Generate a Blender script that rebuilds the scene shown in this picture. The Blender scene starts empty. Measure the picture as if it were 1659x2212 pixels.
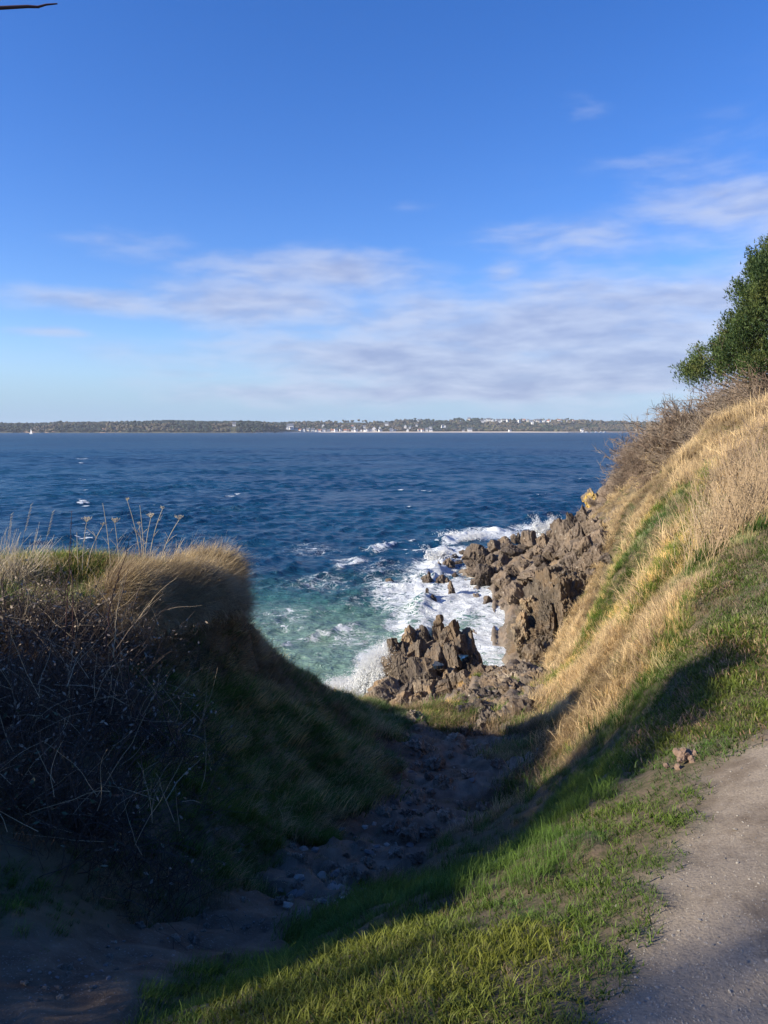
import bpy, math, random
import numpy as np
from mathutils import Vector, Matrix

random.seed(7)
rng = np.random.default_rng(11)
sc = bpy.context.scene
COL = sc.collection

# ------------------------------------------------------------------ camera
EYE = np.array([0.0, 0.0, 10.0])
PITCH = math.radians(6.12)
FPX = 1661.0                       # focal length in the 1659 px wide view used for measuring
cd = bpy.data.cameras.new("camera"); cam = bpy.data.objects.new("camera", cd); COL.objects.link(cam)
cam.location = EYE
cam.rotation_euler = (math.pi / 2 - PITCH, 0, 0)
cd.sensor_fit = 'HORIZONTAL'; cd.sensor_width = 26.0; cd.lens = 26.0 * FPX / 1659.0
cd.clip_start = 0.05; cd.clip_end = 30000
sc.camera = cam

# ------------------------------------------------------------------ sun, sky
SUN_EL = math.radians(25.0)
SUN_VEC = np.array([-0.955, -0.297])            # horizontal direction towards the sun: left, a little behind
SUN_VEC = SUN_VEC / np.linalg.norm(SUN_VEC)
sv = Vector((SUN_VEC[0] * math.cos(SUN_EL), SUN_VEC[1] * math.cos(SUN_EL), math.sin(SUN_EL)))
sd = bpy.data.lights.new("sun", 'SUN'); sun = bpy.data.objects.new("sun", sd); COL.objects.link(sun)
sd.energy = 5.0; sd.angle = math.radians(0.55); sd.color = (1.0, 0.90, 0.74)
sun.rotation_euler = sv.to_track_quat('Z', 'Y').to_euler()
sc.view_settings.view_transform = 'Standard'
sc.view_settings.look = 'None'
sc.view_settings.exposure = 0.75
sc.view_settings.gamma = 1.0
sc.render.engine = 'CYCLES'
sc.cycles.max_bounces = 6
sc.cycles.diffuse_bounces = 3
sc.cycles.glossy_bounces = 2
sc.cycles.transmission_bounces = 3
sc.cycles.transparent_max_bounces = 8
sc.cycles.caustics_reflective = False
sc.cycles.caustics_refractive = False
sc.cycles.use_denoising = True


class NT:
    """small helper for node trees"""
    def __init__(self, tree):
        self.t = tree; self.n = tree.nodes; self.l = tree.links
    def new(self, kind, **kw):
        nd = self.n.new(kind)
        for k, v in kw.items():
            setattr(nd, k, v)
        return nd
    def put(self, sock, v):
        if isinstance(v, bpy.types.NodeSocket):
            self.l.new(v, sock)
        elif v is not None:
            sock.default_value = v
    def math(self, op, a, b=None, c=None, clamp=False):
        nd = self.new('ShaderNodeMath', operation=op, use_clamp=clamp)
        self.put(nd.inputs[0], a)
        if b is not None: self.put(nd.inputs[1], b)
        if c is not None: self.put(nd.inputs[2], c)
        return nd.outputs[0]
    def vmath(self, op, a, b=None):
        nd = self.new('ShaderNodeVectorMath', operation=op)
        self.put(nd.inputs[0], a)
        if b is not None: self.put(nd.inputs[1], b)
        return nd.outputs[0]
    def noise(self, vec, scale, detail=3, rough=0.55, dist=0.0, out=0):
        nd = self.new('ShaderNodeTexNoise')
        if vec is not None: self.l.new(vec, nd.inputs['Vector'])
        nd.inputs['Scale'].default_value = scale; nd.inputs['Detail'].default_value = detail
        nd.inputs['Roughness'].default_value = rough; nd.inputs['Distortion'].default_value = dist
        return nd.outputs[out]
    def ramp(self, fac, stops, interp='LINEAR'):
        nd = self.new('ShaderNodeValToRGB'); cr = nd.color_ramp; cr.interpolation = interp
        while len(cr.elements) < len(stops): cr.elements.new(0.5)
        for e, (p, c) in zip(cr.elements, stops):
            e.position = p
            e.color = (c, c, c, 1) if not hasattr(c, '__len__') else (*c, 1)
        self.put(nd.inputs[0], fac)
        return nd.outputs[0]
    def mix(self, fac, a, b, blend='MIX', clampf=True):
        nd = self.new('ShaderNodeMix', data_type='RGBA', blend_type=blend)
        nd.clamp_factor = clampf
        self.put(nd.inputs[0], fac)
        self.put(nd.inputs[6], a if not isinstance(a, tuple) else (*a, 1))
        self.put(nd.inputs[7], b if not isinstance(b, tuple) else (*b, 1))
        return nd.outputs[2]
    def mapr(self, v, a, b, c=0.0, d=1.0, smooth=False):
        nd = self.new('ShaderNodeMapRange')
        if smooth: nd.interpolation_type = 'SMOOTHSTEP'
        self.put(nd.inputs[0], v)
        for i, x in enumerate((a, b, c, d)): nd.inputs[i + 1].default_value = x
        return nd.outputs[0]
    def scalev(self, vec, s):
        nd = self.new('ShaderNodeMapping'); self.l.new(vec, nd.inputs[0]); nd.inputs['Scale'].default_value = s
        return nd.outputs[0]


world = bpy.data.worlds.new("World"); sc.world = world; world.use_nodes = True
w = NT(world.node_tree); w.n.clear()
sky = w.new('ShaderNodeTexSky', sky_type='NISHITA')
sky.sun_disc = False; sky.sun_elevation = SUN_EL
sky.sun_rotation = math.atan2(SUN_VEC[0], SUN_VEC[1])
sky.altitude = 0; sky.air_density = 1.0; sky.dust_density = 0.35; sky.ozone_density = 2.5
tc = w.new('ShaderNodeTexCoord')
sep = w.new('ShaderNodeSeparateXYZ'); w.l.new(tc.outputs['Generated'], sep.inputs[0])
X, Y, Z = sep.outputs
rad = w.math('SQRT', w.math('ADD', w.math('MULTIPLY', X, X), w.math('MULTIPLY', Y, Y)))
el = w.math('ARCTAN2', Z, rad)                     # elevation, radians
az = w.math('ARCTAN2', X, Y)                       # azimuth from +Y, radians
hs = w.new('ShaderNodeHueSaturation'); w.l.new(sky.outputs[0], hs.inputs['Color'])
hs.inputs['Saturation'].default_value = 1.30
hs.inputs['Hue'].default_value = 0.507
skyc = w.mix(1.0, hs.outputs[0], (0.87, 0.93, 1.22), 'MULTIPLY')
# cloud sheet: noise stretched along the horizon, gathered in banks
cv = w.new('ShaderNodeCombineXYZ')
w.l.new(az, cv.inputs[0]); w.l.new(el, cv.inputs[1])
warp = w.noise(cv.outputs[0], 5.0, 3, 0.5, 0.0, out=1)
wv = w.vmath('SUBTRACT', warp, (0.5, 0.5, 0.5))
wsc = w.new('ShaderNodeVectorMath', operation='SCALE'); w.l.new(wv, wsc.inputs[0]); wsc.inputs['Scale'].default_value = 0.035
cw = w.vmath('ADD', cv.outputs[0], wsc.outputs[0])
stretch = w.scalev(cw, (3.2, 9.0, 1.0))
n1 = w.noise(stretch, 2.0, 7, 0.56)
n2 = w.noise(w.scalev(cw, (6.0, 24.0, 1.0)), 2.4, 5, 0.5)
def px_dir(u, v):
    cx = (u - 829.5) / FPX; cy = (1106 - v) / FPX
    d = np.array([cx, math.cos(PITCH) + cy * math.sin(PITCH), -math.sin(PITCH) + cy * math.cos(PITCH)])
    return d
def azel(u, v):
    d = px_dir(u, v)
    return math.atan2(d[0], d[1]), math.atan2(d[2], math.hypot(d[0], d[1]))
# cloud banks: centre u,v and half sizes in the measuring view, weight
banks = [(200, 648, 165, 24, .62), (690, 592, 210, 40, .62), (560, 655, 230, 45, .55), (1120, 700, 480, 75, .62),
         (820, 770, 420, 50, .62), (1250, 800, 520, 65, .70), (1550, 640, 260, 60, .55), (270, 530, 120, 30, .30),
         (1590, 450, 200, 65, .42), (1230, 520, 220, 42, .34), (1085, 590, 50, 35, .40), (900, 845, 520, 30, .62),
         (110, 718, 80, 10, .40), (1240, 232, 60, 28, .28), (1400, 345, 150, 18, .20), (895, 440, 60, 14, .16),
         (450, 805, 170, 16, .42), (2000, 640, 500, 260, .6), (540, 852, 90, 10, .40), (330, 750, 60, 8, .25)]
sepw = w.new('ShaderNodeSeparateXYZ'); w.l.new(cw, sepw.inputs[0])
field = None
for (u, v, a, b, k) in banks:
    A, E = azel(u, v)
    sa, se = a / FPX, b / FPX
    dx = w.math('DIVIDE', w.math('SUBTRACT', sepw.outputs[0], A), sa)
    dy = w.math('DIVIDE', w.math('SUBTRACT', sepw.outputs[1], E), se)
    r2 = w.math('ADD', w.math('MULTIPLY', dx, dx), w.math('MULTIPLY', dy, dy))
    g = w.math('MULTIPLY', w.math('EXPONENT', w.math('MULTIPLY', r2, -0.8)), k)
    field = g if field is None else w.math('MAXIMUM', field, g) if k < .5 else w.math('ADD', w.math('MAXIMUM', field, g), w.math('MULTIPLY', w.math('MINIMUM', field, g), 0.35))
dens = w.math('ADD', field, w.math('MULTIPLY', w.math('SUBTRACT', n1, 0.5), 1.0))
dens = w.math('ADD', dens, w.math('MULTIPLY', w.math('SUBTRACT', n2, 0.5), 0.42))
alpha = w.mapr(dens, 0.05, 0.80, 0.0, 0.84, True)
alpha = w.math('MULTIPLY', alpha, w.mapr(field, 0.02, 0.22, 0, 1, True))
# faint pale veil close to the horizon
veil = w.mapr(el, 0.0, 0.12, 0.80, 0.0, True)
# clouds are lit from one side: bright where the sheet thins, grey lavender where thick
shade = w.math('ADD', w.mapr(n2, 0.35, 0.68), w.mapr(dens, 0.5, 1.15, 0.35, -0.45))
ccol = w.mix(shade, (2.15, 2.55, 4.0), (3.5, 3.9, 5.1))
skyv = w.mix(veil, skyc, (1.95, 3.2, 5.0))
skyf = w.mix(alpha, skyv, ccol)
bg = w.new('ShaderNodeBackground'); w.l.new(skyf, bg.inputs[0]); bg.inputs[1].default_value = 0.1
wo = w.new('ShaderNodeOutputWorld'); w.l.new(bg.outputs[0], wo.inputs[0])

# ------------------------------------------------------------------ numeric helpers
def hit_y(u, v, y):
    d = px_dir(u, v); return EYE + d * (y / d[1])
def hit_z(u, v, z):
    d = px_dir(u, v); return EYE + d * ((z - EYE[2]) / d[2])

def _hash(ix, iy, iz, seed):
    h = (ix.astype(np.int64) * 374761393 + iy.astype(np.int64) * 668265263 + iz.astype(np.int64) * 2147483647 % 1013904223 + seed * 974634777) & 0xFFFFFFFF
    h = ((h ^ (h >> 13)) * 1274126177) & 0xFFFFFFFF
    h = ((h ^ (h >> 16)) * 2246822519) & 0xFFFFFFFF
    return ((h ^ (h >> 15)) & 0xFFFFFF) / float(0xFFFFFF)
def vnoise(P, seed=0):
    P = np.asarray(P, float)
    if P.shape[1] == 2: P = np.c_[P, np.zeros(len(P))]
    F = np.floor(P); t = P - F; t = t * t * t * (t * (t * 6 - 15) + 10); I = F.astype(np.int64)
    r = 0
    for dx in (0, 1):
        for dy in (0, 1):
            for dz in (0, 1):
                wgt = (t[:, 0] if dx else 1 - t[:, 0]) * (t[:, 1] if dy else 1 - t[:, 1]) * (t[:, 2] if dz else 1 - t[:, 2])
                r = r + wgt * _hash(I[:, 0] + dx, I[:, 1] + dy, I[:, 2] + dz, seed)
    return r * 2 - 1
def fbm(P, octv=4, gain=0.5, lac=2.07, seed=0, ridged=False):
    P = np.asarray(P, float); r = 0; a = 1; tot = 0
    for o in range(octv):
        n = vnoise(P + o * 17.3, seed + o)
        if ridged: n = 1 - 2 * np.abs(n)
        r = r + a * n; tot += a; a *= gain; P = P * lac
    return r / tot
def sstep(a, b, x):
    t = np.clip((x - a) / (b - a), 0, 1); return t * t * (3 - 2 * t)

def make_mesh(name, V, F, mat=None, smooth=False, attrs=None, parent=None, link=True, mats=None, midx=None):
    V = np.asarray(V, np.float32); me = bpy.data.meshes.new(name)
    groups = F if isinstance(F, list) else [F]
    groups = [np.asarray(g, np.int32) for g in groups if len(g)]
    nl = sum(g.size for g in groups); nf = sum(len(g) for g in groups)
    me.vertices.add(len(V)); me.vertices.foreach_set('co', V.ravel())
    me.loops.add(nl); me.polygons.add(nf)
    me.loops.foreach_set('vertex_index', np.concatenate([g.ravel() for g in groups]))
    tot = np.concatenate([np.full(len(g), g.shape[1], np.int32) for g in groups])
    st = np.r_[0, np.cumsum(tot)[:-1]].astype(np.int32)
    me.polygons.foreach_set('loop_start', st)
    me.polygons.foreach_set('loop_total', tot)
    me.polygons.foreach_set('use_smooth', np.full(nf, bool(smooth)))
    for k, a in (attrs or {}).items():
        a = np.asarray(a, np.float32)
        if a.ndim == 1:
            at = me.attributes.new(k, 'FLOAT', 'POINT'); at.data.foreach_set('value', a)
        else:
            at = me.attributes.new(k, 'FLOAT_VECTOR', 'POINT'); at.data.foreach_set('vector', a.ravel())
    if mat: me.materials.append(mat)
    me.update(); me.validate()
    o = bpy.data.objects.new(name, me)
    if link: COL.objects.link(o)
    if parent: o.parent = parent
    return o
def tag(o, label=None, cat=None, group=None, kind=None):
    if label: o['label'] = label
    if cat: o['category'] = cat
    if group: o['group'] = group
    if kind: o['kind'] = kind
    return o
def empty(name, loc, label, cat, group=None, rz=0.0):
    o = bpy.data.objects.new(name, None); COL.objects.link(o); o.location = loc; o.rotation_euler = (0, 0, rz)
    o.empty_display_size = 0.2
    return tag(o, label, cat, group)

# ------------------------------------------------------------------ materials
def mat(name):
    m = bpy.data.materials.new(name); m.use_nodes = True
    t = NT(m.node_tree); t.n.clear()
    out = t.new('ShaderNodeOutputMaterial')
    return m, t, out
def pbsdf(t, col, rough=0.8, spec=0.3, normal=None):
    b = t.new('ShaderNodeBsdfPrincipled')
    t.put(b.inputs['Base Color'], (*col, 1) if isinstance(col, tuple) else col)
    t.put(b.inputs['Roughness'], rough)
    t.put(b.inputs['Specular IOR Level'], spec)
    if normal is not None: t.l.new(normal, b.inputs['Normal'])
    return b
def bump(t, h, strength=0.5, dist=0.05, normal=None):
    b = t.new('ShaderNodeBump'); b.inputs['Strength'].default_value = strength; b.inputs['Distance'].default_value = dist
    t.l.new(h, b.inputs['Height'])
    if normal is not None: t.l.new(normal, b.inputs['Normal'])
    return b.outputs[0]
def pos(t):
    return t.new('ShaderNodeNewGeometry').outputs['Position']
def attr(t, name, typ='GEOMETRY', out='Fac'):
    a = t.new('ShaderNodeAttribute', attribute_name=name); a.attribute_type = typ
    return a.outputs[out]

def simple_mat(name, col, rough=0.7, var=0.15, scale=3.0, spec=0.3):
    m, t, out = mat(name)
    n = t.noise(pos(t), scale, 4)
    c = t.mix(n, tuple(x * (1 - var) for x in col), tuple(min(1, x * (1 + var)) for x in col))
    b = pbsdf(t, c, rough, spec); t.l.new(b.outputs[0], out.inputs[0])
    return m

def rock_mat(name, dark, mid, warm, lichen=(0.42, 0.40, 0.34), yellow=0.0, wet=True, scale=1.0):
    m, t, out = mat(name)
    p = pos(t)
    rot = t.new('ShaderNodeMapping'); t.l.new(p, rot.inputs[0])
    rot.inputs['Rotation'].default_value = (0.2, 0.55, 0.3); rot.inputs['Scale'].default_value = (6.5 * scale, 1.8 * scale, 1.2 * scale)
    strata = t.noise(rot.outputs[0], 1.6, 7, 0.68)
    big = t.noise(p, 1.1 * scale, 4, 0.6)
    fine = t.noise(p, 16 * scale, 5, 0.7)
    c = t.mix(t.ramp(strata, [(0.3, 0.0), (0.62, 1.0)]), dark, mid)
    c = t.mix(t.ramp(big, [(0.47, 0.0), (0.68, 0.75)]), c, warm)
    c = t.mix(t.ramp(fine, [(0.35, 0.0), (0.75, 0.5)]), c, tuple(x * 1.5 for x in mid))
    li = t.noise(p, 7 * scale, 3, 0.6)
    c = t.mix(t.ramp(li, [(0.64, 0.0), (0.70, 0.75)]), c, lichen)
    if yellow:
        sepz = t.new('ShaderNodeSeparateXYZ'); t.l.new(p, sepz.inputs[0])
        yl = t.noise(p, 0.9, 4, 0.65)
        k = t.math('MULTIPLY', t.ramp(yl, [(0.50, 0.0), (0.60, 1.0)]), yellow)
        c = t.mix(k, c, (0.52, 0.36, 0.07))
    oi = t.new('ShaderNodeObjectInfo'); c = t.mix(1.0, c, t.ramp(oi.outputs['Random'], [(0, (.55, .53, .53)), (.5, (1, .96, .92)), (1, (1.35, 1.27, 1.15))]), 'MULTIPLY', False)
    rough = 0.85
    if wet:
        sz = t.new('ShaderNodeSeparateXYZ'); t.l.new(p, sz.inputs[0])
        wk = t.mapr(t.math('ADD', sz.outputs[2], t.math('MULTIPLY', big, 0.5)), 0.15, 0.75, 1.0, 0.0, True)
        c = t.mix(wk, c, t.mix(1.0, c, (0.42, 0.40, 0.38), 'MULTIPLY'))
        rough = t.mapr(wk, 0, 1, 0.85, 0.35)
    h = t.math('ADD', t.math('MULTIPLY', strata, 1.0), t.math('MULTIPLY', fine, 0.22))
    b = pbsdf(t, c, rough, 0.35, bump(t, h, 0.8, 0.085 / scale))
    t.l.new(b.outputs[0], out.inputs[0])
    return m

M_rock = rock_mat('schist', (0.034, 0.027, 0.021), (0.160, 0.134, 0.104), (0.24, 0.165, 0.09))
M_rock_b = rock_mat('brown_schist', (0.034, 0.026, 0.020), (0.138, 0.112, 0.086), (0.18, 0.135, 0.09))
M_rock_c = rock_mat('cliff_schist', (0.028, 0.024, 0.019), (0.19, 0.155, 0.11), (0.30, 0.20, 0.10), lichen=(0.46, 0.42, 0.34))
M_rock_p = rock_mat('path_rock', (0.055, 0.045, 0.036), (0.235, 0.20, 0.155), (0.14, 0.11, 0.08), lichen=(0.42, 0.40, 0.35), wet=False, scale=2.2)
M_rock_y = rock_mat('lichen_rock', (0.10, 0.08, 0.06), (0.20, 0.165, 0.125), (0.24, 0.18, 0.10), yellow=1.0, wet=False)
M_stone = simple_mat('pale_stone', (0.29, 0.26, 0.215), 0.8, 0.25, 14)
M_stone_d = simple_mat('grey_stone', (0.15, 0.14, 0.13), 0.8, 0.3, 14)

# ------------------------------------------------------------------ terrain heights
CP = []
def cy(u, v, y): CP.append(hit_y(u, v, y))
def cz(u, v, z): CP.append(hit_z(u, v, z))
# gully floor
for a in [(100, 2150, 7.72), (350, 2035, 7.2), (600, 1930, 6.7), (800, 1800, 6.0), (930, 1700, 5.4), (960, 1610, 4.7),
          (1000, 1545, 4.05), (1100, 1490, 3.5), (1060, 1455, 3.05), (1150, 1450, 3.1), (900, 1590, 4.55),
          (850, 1690, 5.5), (1060, 1650, 5.15), (700, 1880, 6.4), (480, 1990, 6.95), (870, 1790, 5.95), (1120, 1440, 2.95), (1000, 1510, 3.55)]:
    cz(*a)
# left slope and crest
for a in [(500, 1395, 10.8), (530, 1408, 11.1), (565, 1418, 11.4), (620, 1455, 12.0), (695, 1508, 13.2), (755, 1530, 14.5), (850, 1548, 15.8),
          (400, 1385, 9.3), (500, 1500, 8.6), (600, 1650, 7.9), (620, 1540, 9.3), (745, 1745, 7.95), (820, 1640, 10.9), (720, 1600, 10.3),
          (300, 1700, 5.5), (300, 1900, 4.65), (350, 2003, 4.2), (550, 1880, 5.6), (450, 1700, 6.2), (450, 1850, 5.2), (400, 1500, 7.6),
          (0, 2000, 3.3), (0, 2110, 2.95), (100, 1800, 4.2), (100, 1600, 5.3), (100, 1450, 6.2), (0, 1850, 3.8), (250, 1400, 7.4), (630, 1780, 6.8), (200, 2050, 3.5)]:
    cy(*a)
# under the left bank: the ledge itself is added as a steep sided plateau
for p_ in [(-5, 9.2, 7.3), (-3.4, 9.6, 7.2), (-6, 8.4, 7.9), (-8, 9, 7.9), (-2.6, 10.2, 7.0), (-5, 10.4, 7.0), (-8, 10.8, 7.2), (-3, 11.6, 6.2), (-11, 9.5, 7.9)]: CP.append(np.array(p_, float))
# right shoulder
for a in [(700, 2100, 8.0), (1000, 1960, 7.9), (1250, 1755, 7.9), (1400, 1600, 7.92), (1452, 1440, 8.0), (1500, 1280, 8.15),
          (1530, 1200, 8.35), (1659, 1400, 8.38), (1659, 1600, 8.4), (1400, 1900, 8.33), (1300, 2212, 8.42), (900, 2212, 8.32), (500, 2200, 8.02),
          (1600, 1900, 8.4), (1659, 2212, 8.42), (1580, 1250, 8.4), (1550, 1330, 8.25), (350, 2150, 7.75), (850, 2030, 8.0), (1150, 1980, 8.15), (600, 2060, 7.55)]:
    cz(*a)
# right slope
for a in [(1000, 1840, 6.7), (1080, 1745, 8.5), (1115, 1625, 11.7), (1150, 1540, 15.3), (1215, 1612, 10.6), (1200, 1700, 7.6), (1300, 1550, 8.3),
          (1330, 1468, 11.4), (1335, 1418, 13.0), (1338, 1350, 15.4), (1328, 1258, 17.5), (1335, 1170, 20), (1350, 1110, 24), (1400, 1100, 22),
          (1238, 1522, 13.8), (1100, 1850, 5.1), (1300, 1650, 6.0), (900, 1920, 4.9), (1400, 1450, 8.0), (1400, 1250, 12.5), (1450, 1180, 13.5),
          (1400, 1000, 33), (1450, 950, 34), (1360, 1020, 42), (1330, 1030, 50), (1500, 1080, 14.0), (1600, 1020, 13.0), (1659, 1000, 12.6), (1659, 940, 17), (1550, 930, 24),
          (1400, 1350, 10.3), (1340, 1350, 12.2), (1190, 1455, 20.3), (1500, 990, 21), (1659, 1150, 9.6), (800, 1990, 4.2)]:
    cy(*a)
# headland
for a in [(1290, 1068, 58), (1275, 1085, 58), (1300, 1120, 54), (1330, 1150, 48), (1300, 1200, 45), (1260, 1150, 57), (1225, 1165, 62),
          (1200, 1250, 45), (1150, 1300, 41), (1250, 1290, 34), (1280, 1290, 28), (1240, 1220, 47), (1330, 1230, 30)]:
    cy(*a)
for a in [(1100, 1200, 1.0), (1180, 1180, 1.2), (1050, 1230, 0.4), (1120, 1250, .8), (1030, 1200, 0.2), (1090, 1285, 0.1), (1140, 1345, .25), (1112, 1348, .16), (1080, 1340, -.25)]:
    cz(*a)
# world points: out of frame, behind edges, sea bed
W = [(3.2, 14.6, 4.75), (3.5, 15.6, 4.5), (4.0, 16.8, 4.15), (4.4, 18, 3.9), (4.9, 19.2, 3.75), (5.6, 20.6, 3.6), (3.55, 14.3, 5.1), (-3, 0.5, 8.3), (-1.2, 1.0, 8.1), (0, -1, 8.4), (3, -1, 8.45), (0, -6, 8.5), (-6, -4, 8.7), (-7, 1, 8.8), (-4.2, 3, 8.45), (-6, 5, 8.75), (-10, 8, 8.3), (-9, 11, 7.2),
     (6, 3, 8.6), (9, 7, 9.2), (12, 0, 9), (20, 5, 10), (16, 20, 10.6), (22, 30, 12), (28, 45, 12.5), (15, -12, 9), (-15, -12, 9), (-20, 0, 9), (-20, 8, 8.0),
     (-6, 12.3, 6.2), (-10, 13, 6), (-3.2, 12.6, 5.9), (-18, 13, 6), (-30, 14, 4), (-6, 15, 1), (-3, 15, 1.6), (-12, 16, .5), (-1.6, 16, 1.9), (-6, 18, -1.5), (-2, 19, -1.0), (0.2, 20.5, .3),
     (0.5, 18.4, 2.2), (-0.5, 17.6, 2.2), (-20, 22, -3), (-8, 26, -3), (-2, 26, -2), (0, 34, -2.2), (-15, 45, -6), (4, 42, -.8), (0, 60, -4), (7, 75, -2.5), (-40, 60, -9), (12, 85, -2), (20, 95, -2),
     (3.9, 24.2, 1.5), (4.6, 27, -.4), (5.0, 30, -.4), (5.6, 26, .6), (6.0, 24.5, 2.6), (5.5, 34, -.3), (4.5, 38, -.4), (7.5, 29, 3.0), (7.0, 36, 1.6), (6.5, 23.0, 3.0), (1.6, 22.5, 1.7), (2.4, 25.5, 1.0), (1.2, 25, .4), (0.2, 23.5, -.6), (2.6, 28.5, -.6), (0.8, 27.5, -.8),
     (17.5, 64, 3), (22, 66, 6), (15, 68, -.6), (30, 72, 6), (35, 80, 3), (45, 90, -1), (28, 60, 11), (40, 60, 12), (60, 60, 12), (60, 20, 11), (60, -10, 10), (30, 100, -3), (60, 110, -3), (21, 57, 8.2),
     (-60, 20, 2), (-60, 40, -5), (-60, -10, 9), (0, 120, -6), (-60, 120, -8), (0, -60, 9), (60, -60, 9), (-60, -60, 9),
     (7.2, 27, 4.0), (6.6, 21.0, 4.0), (8.2, 33, 3.8), (9.3, 38, 3.9), (9.5, 44, 2.8)]
CP = np.array(CP + [np.array(p, float) for p in W])
def _phi(A, B):
    return np.sqrt(((A[:, None, :] - B[None, :, :]) ** 2).sum(2) + 0.01)
_n = len(CP)
_K = _phi(CP[:, :2], CP[:, :2]) + np.eye(_n) * -0.03
_A = np.zeros((_n + 3, _n + 3)); _A[:_n, :_n] = _K; _A[:_n, _n] = 1; _A[:_n, _n + 1:] = CP[:, :2]; _A[_n, :_n] = 1; _A[_n + 1:, :_n] = CP[:, :2].T
_w = np.linalg.solve(_A, np.r_[CP[:, 2], 0, 0, 0])
def _rbf(P):
    r = np.zeros(len(P))
    for i in range(0, len(P), 20000):
        q = P[i:i + 20000, :2]
        r[i:i + 20000] = _phi(q, CP[:, :2]) @ _w[:_n] + _w[_n] + q @ _w[_n + 1:]
    return r
PLZ = 8.17
PLAT = np.array([hit_z(u, v, PLZ)[:2] for u, v in [(-900, 1340), (-300, 1325), (0, 1318), (150, 1316), (240, 1310), (300, 1302), (350, 1293), (400, 1280), (450, 1266), (478, 1248), (494, 1232), (497, 1222), (488, 1214), (400, 1215), (330, 1226), (250, 1236), (0, 1246), (-400, 1252), (-1100, 1262)]])
def poly_sd(P, poly):
    """signed distance to a polygon, negative inside"""
    d2 = np.full(len(P), 1e9); ins = np.zeros(len(P), bool); n = len(poly)
    for i in range(n):
        a, b = poly[i], poly[(i + 1) % n]; e = b - a; w_ = P - a
        t = np.clip((w_ @ e) / (e @ e), 0, 1); q = w_ - t[:, None] * e; d2 = np.minimum(d2, (q ** 2).sum(1))
        c1 = (a[1] <= P[:, 1]) != (b[1] <= P[:, 1])
        xx = a[0] + (P[:, 1] - a[1]) / (b[1] - a[1] + 1e-12) * (b[0] - a[0])
        ins ^= c1 & (P[:, 0] < xx)
    d = np.sqrt(d2); return np.where(ins, -d, d)
def base_h(P):
    P = np.atleast_2d(P).astype(float)[:, :2]; r = _rbf(P)
    m_ = (P[:, 0] < 0) & (P[:, 1] > 5) & (P[:, 1] < 16)
    if m_.any():
        q = P[m_]; sd_ = poly_sd(q, PLAT) + .16 * vnoise(q * 1.3, 301) + .08 * vnoise(q * 3.9, 302) + .27 * sstep(-3.4, -2.4, q[:, 0])
        pl = PLZ + .10 * vnoise(q * 1.1, 303) - .75 * np.clip(sd_ + .1, 0, .36) - 6.0 * np.maximum(sd_ - .26, 0)
        r[m_] = np.maximum(r[m_], pl)
    return r
def ray_base(u, v):
    """point where the view ray through u,v first meets ground or sea"""
    d = px_dir(u, v); d = d / d[1]
    ys = np.exp(np.linspace(math.log(1.2), math.log(120), 900))
    P = EYE[None] + ys[:, None] * d[None]
    h = np.maximum(base_h(P[:, :2]), 0.0)
    k = np.argmax(P[:, 2] < h)
    if P[k, 2] >= h[k]: k = len(ys) - 1
    return np.array([P[k, 0], P[k, 1], h[k]])

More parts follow.
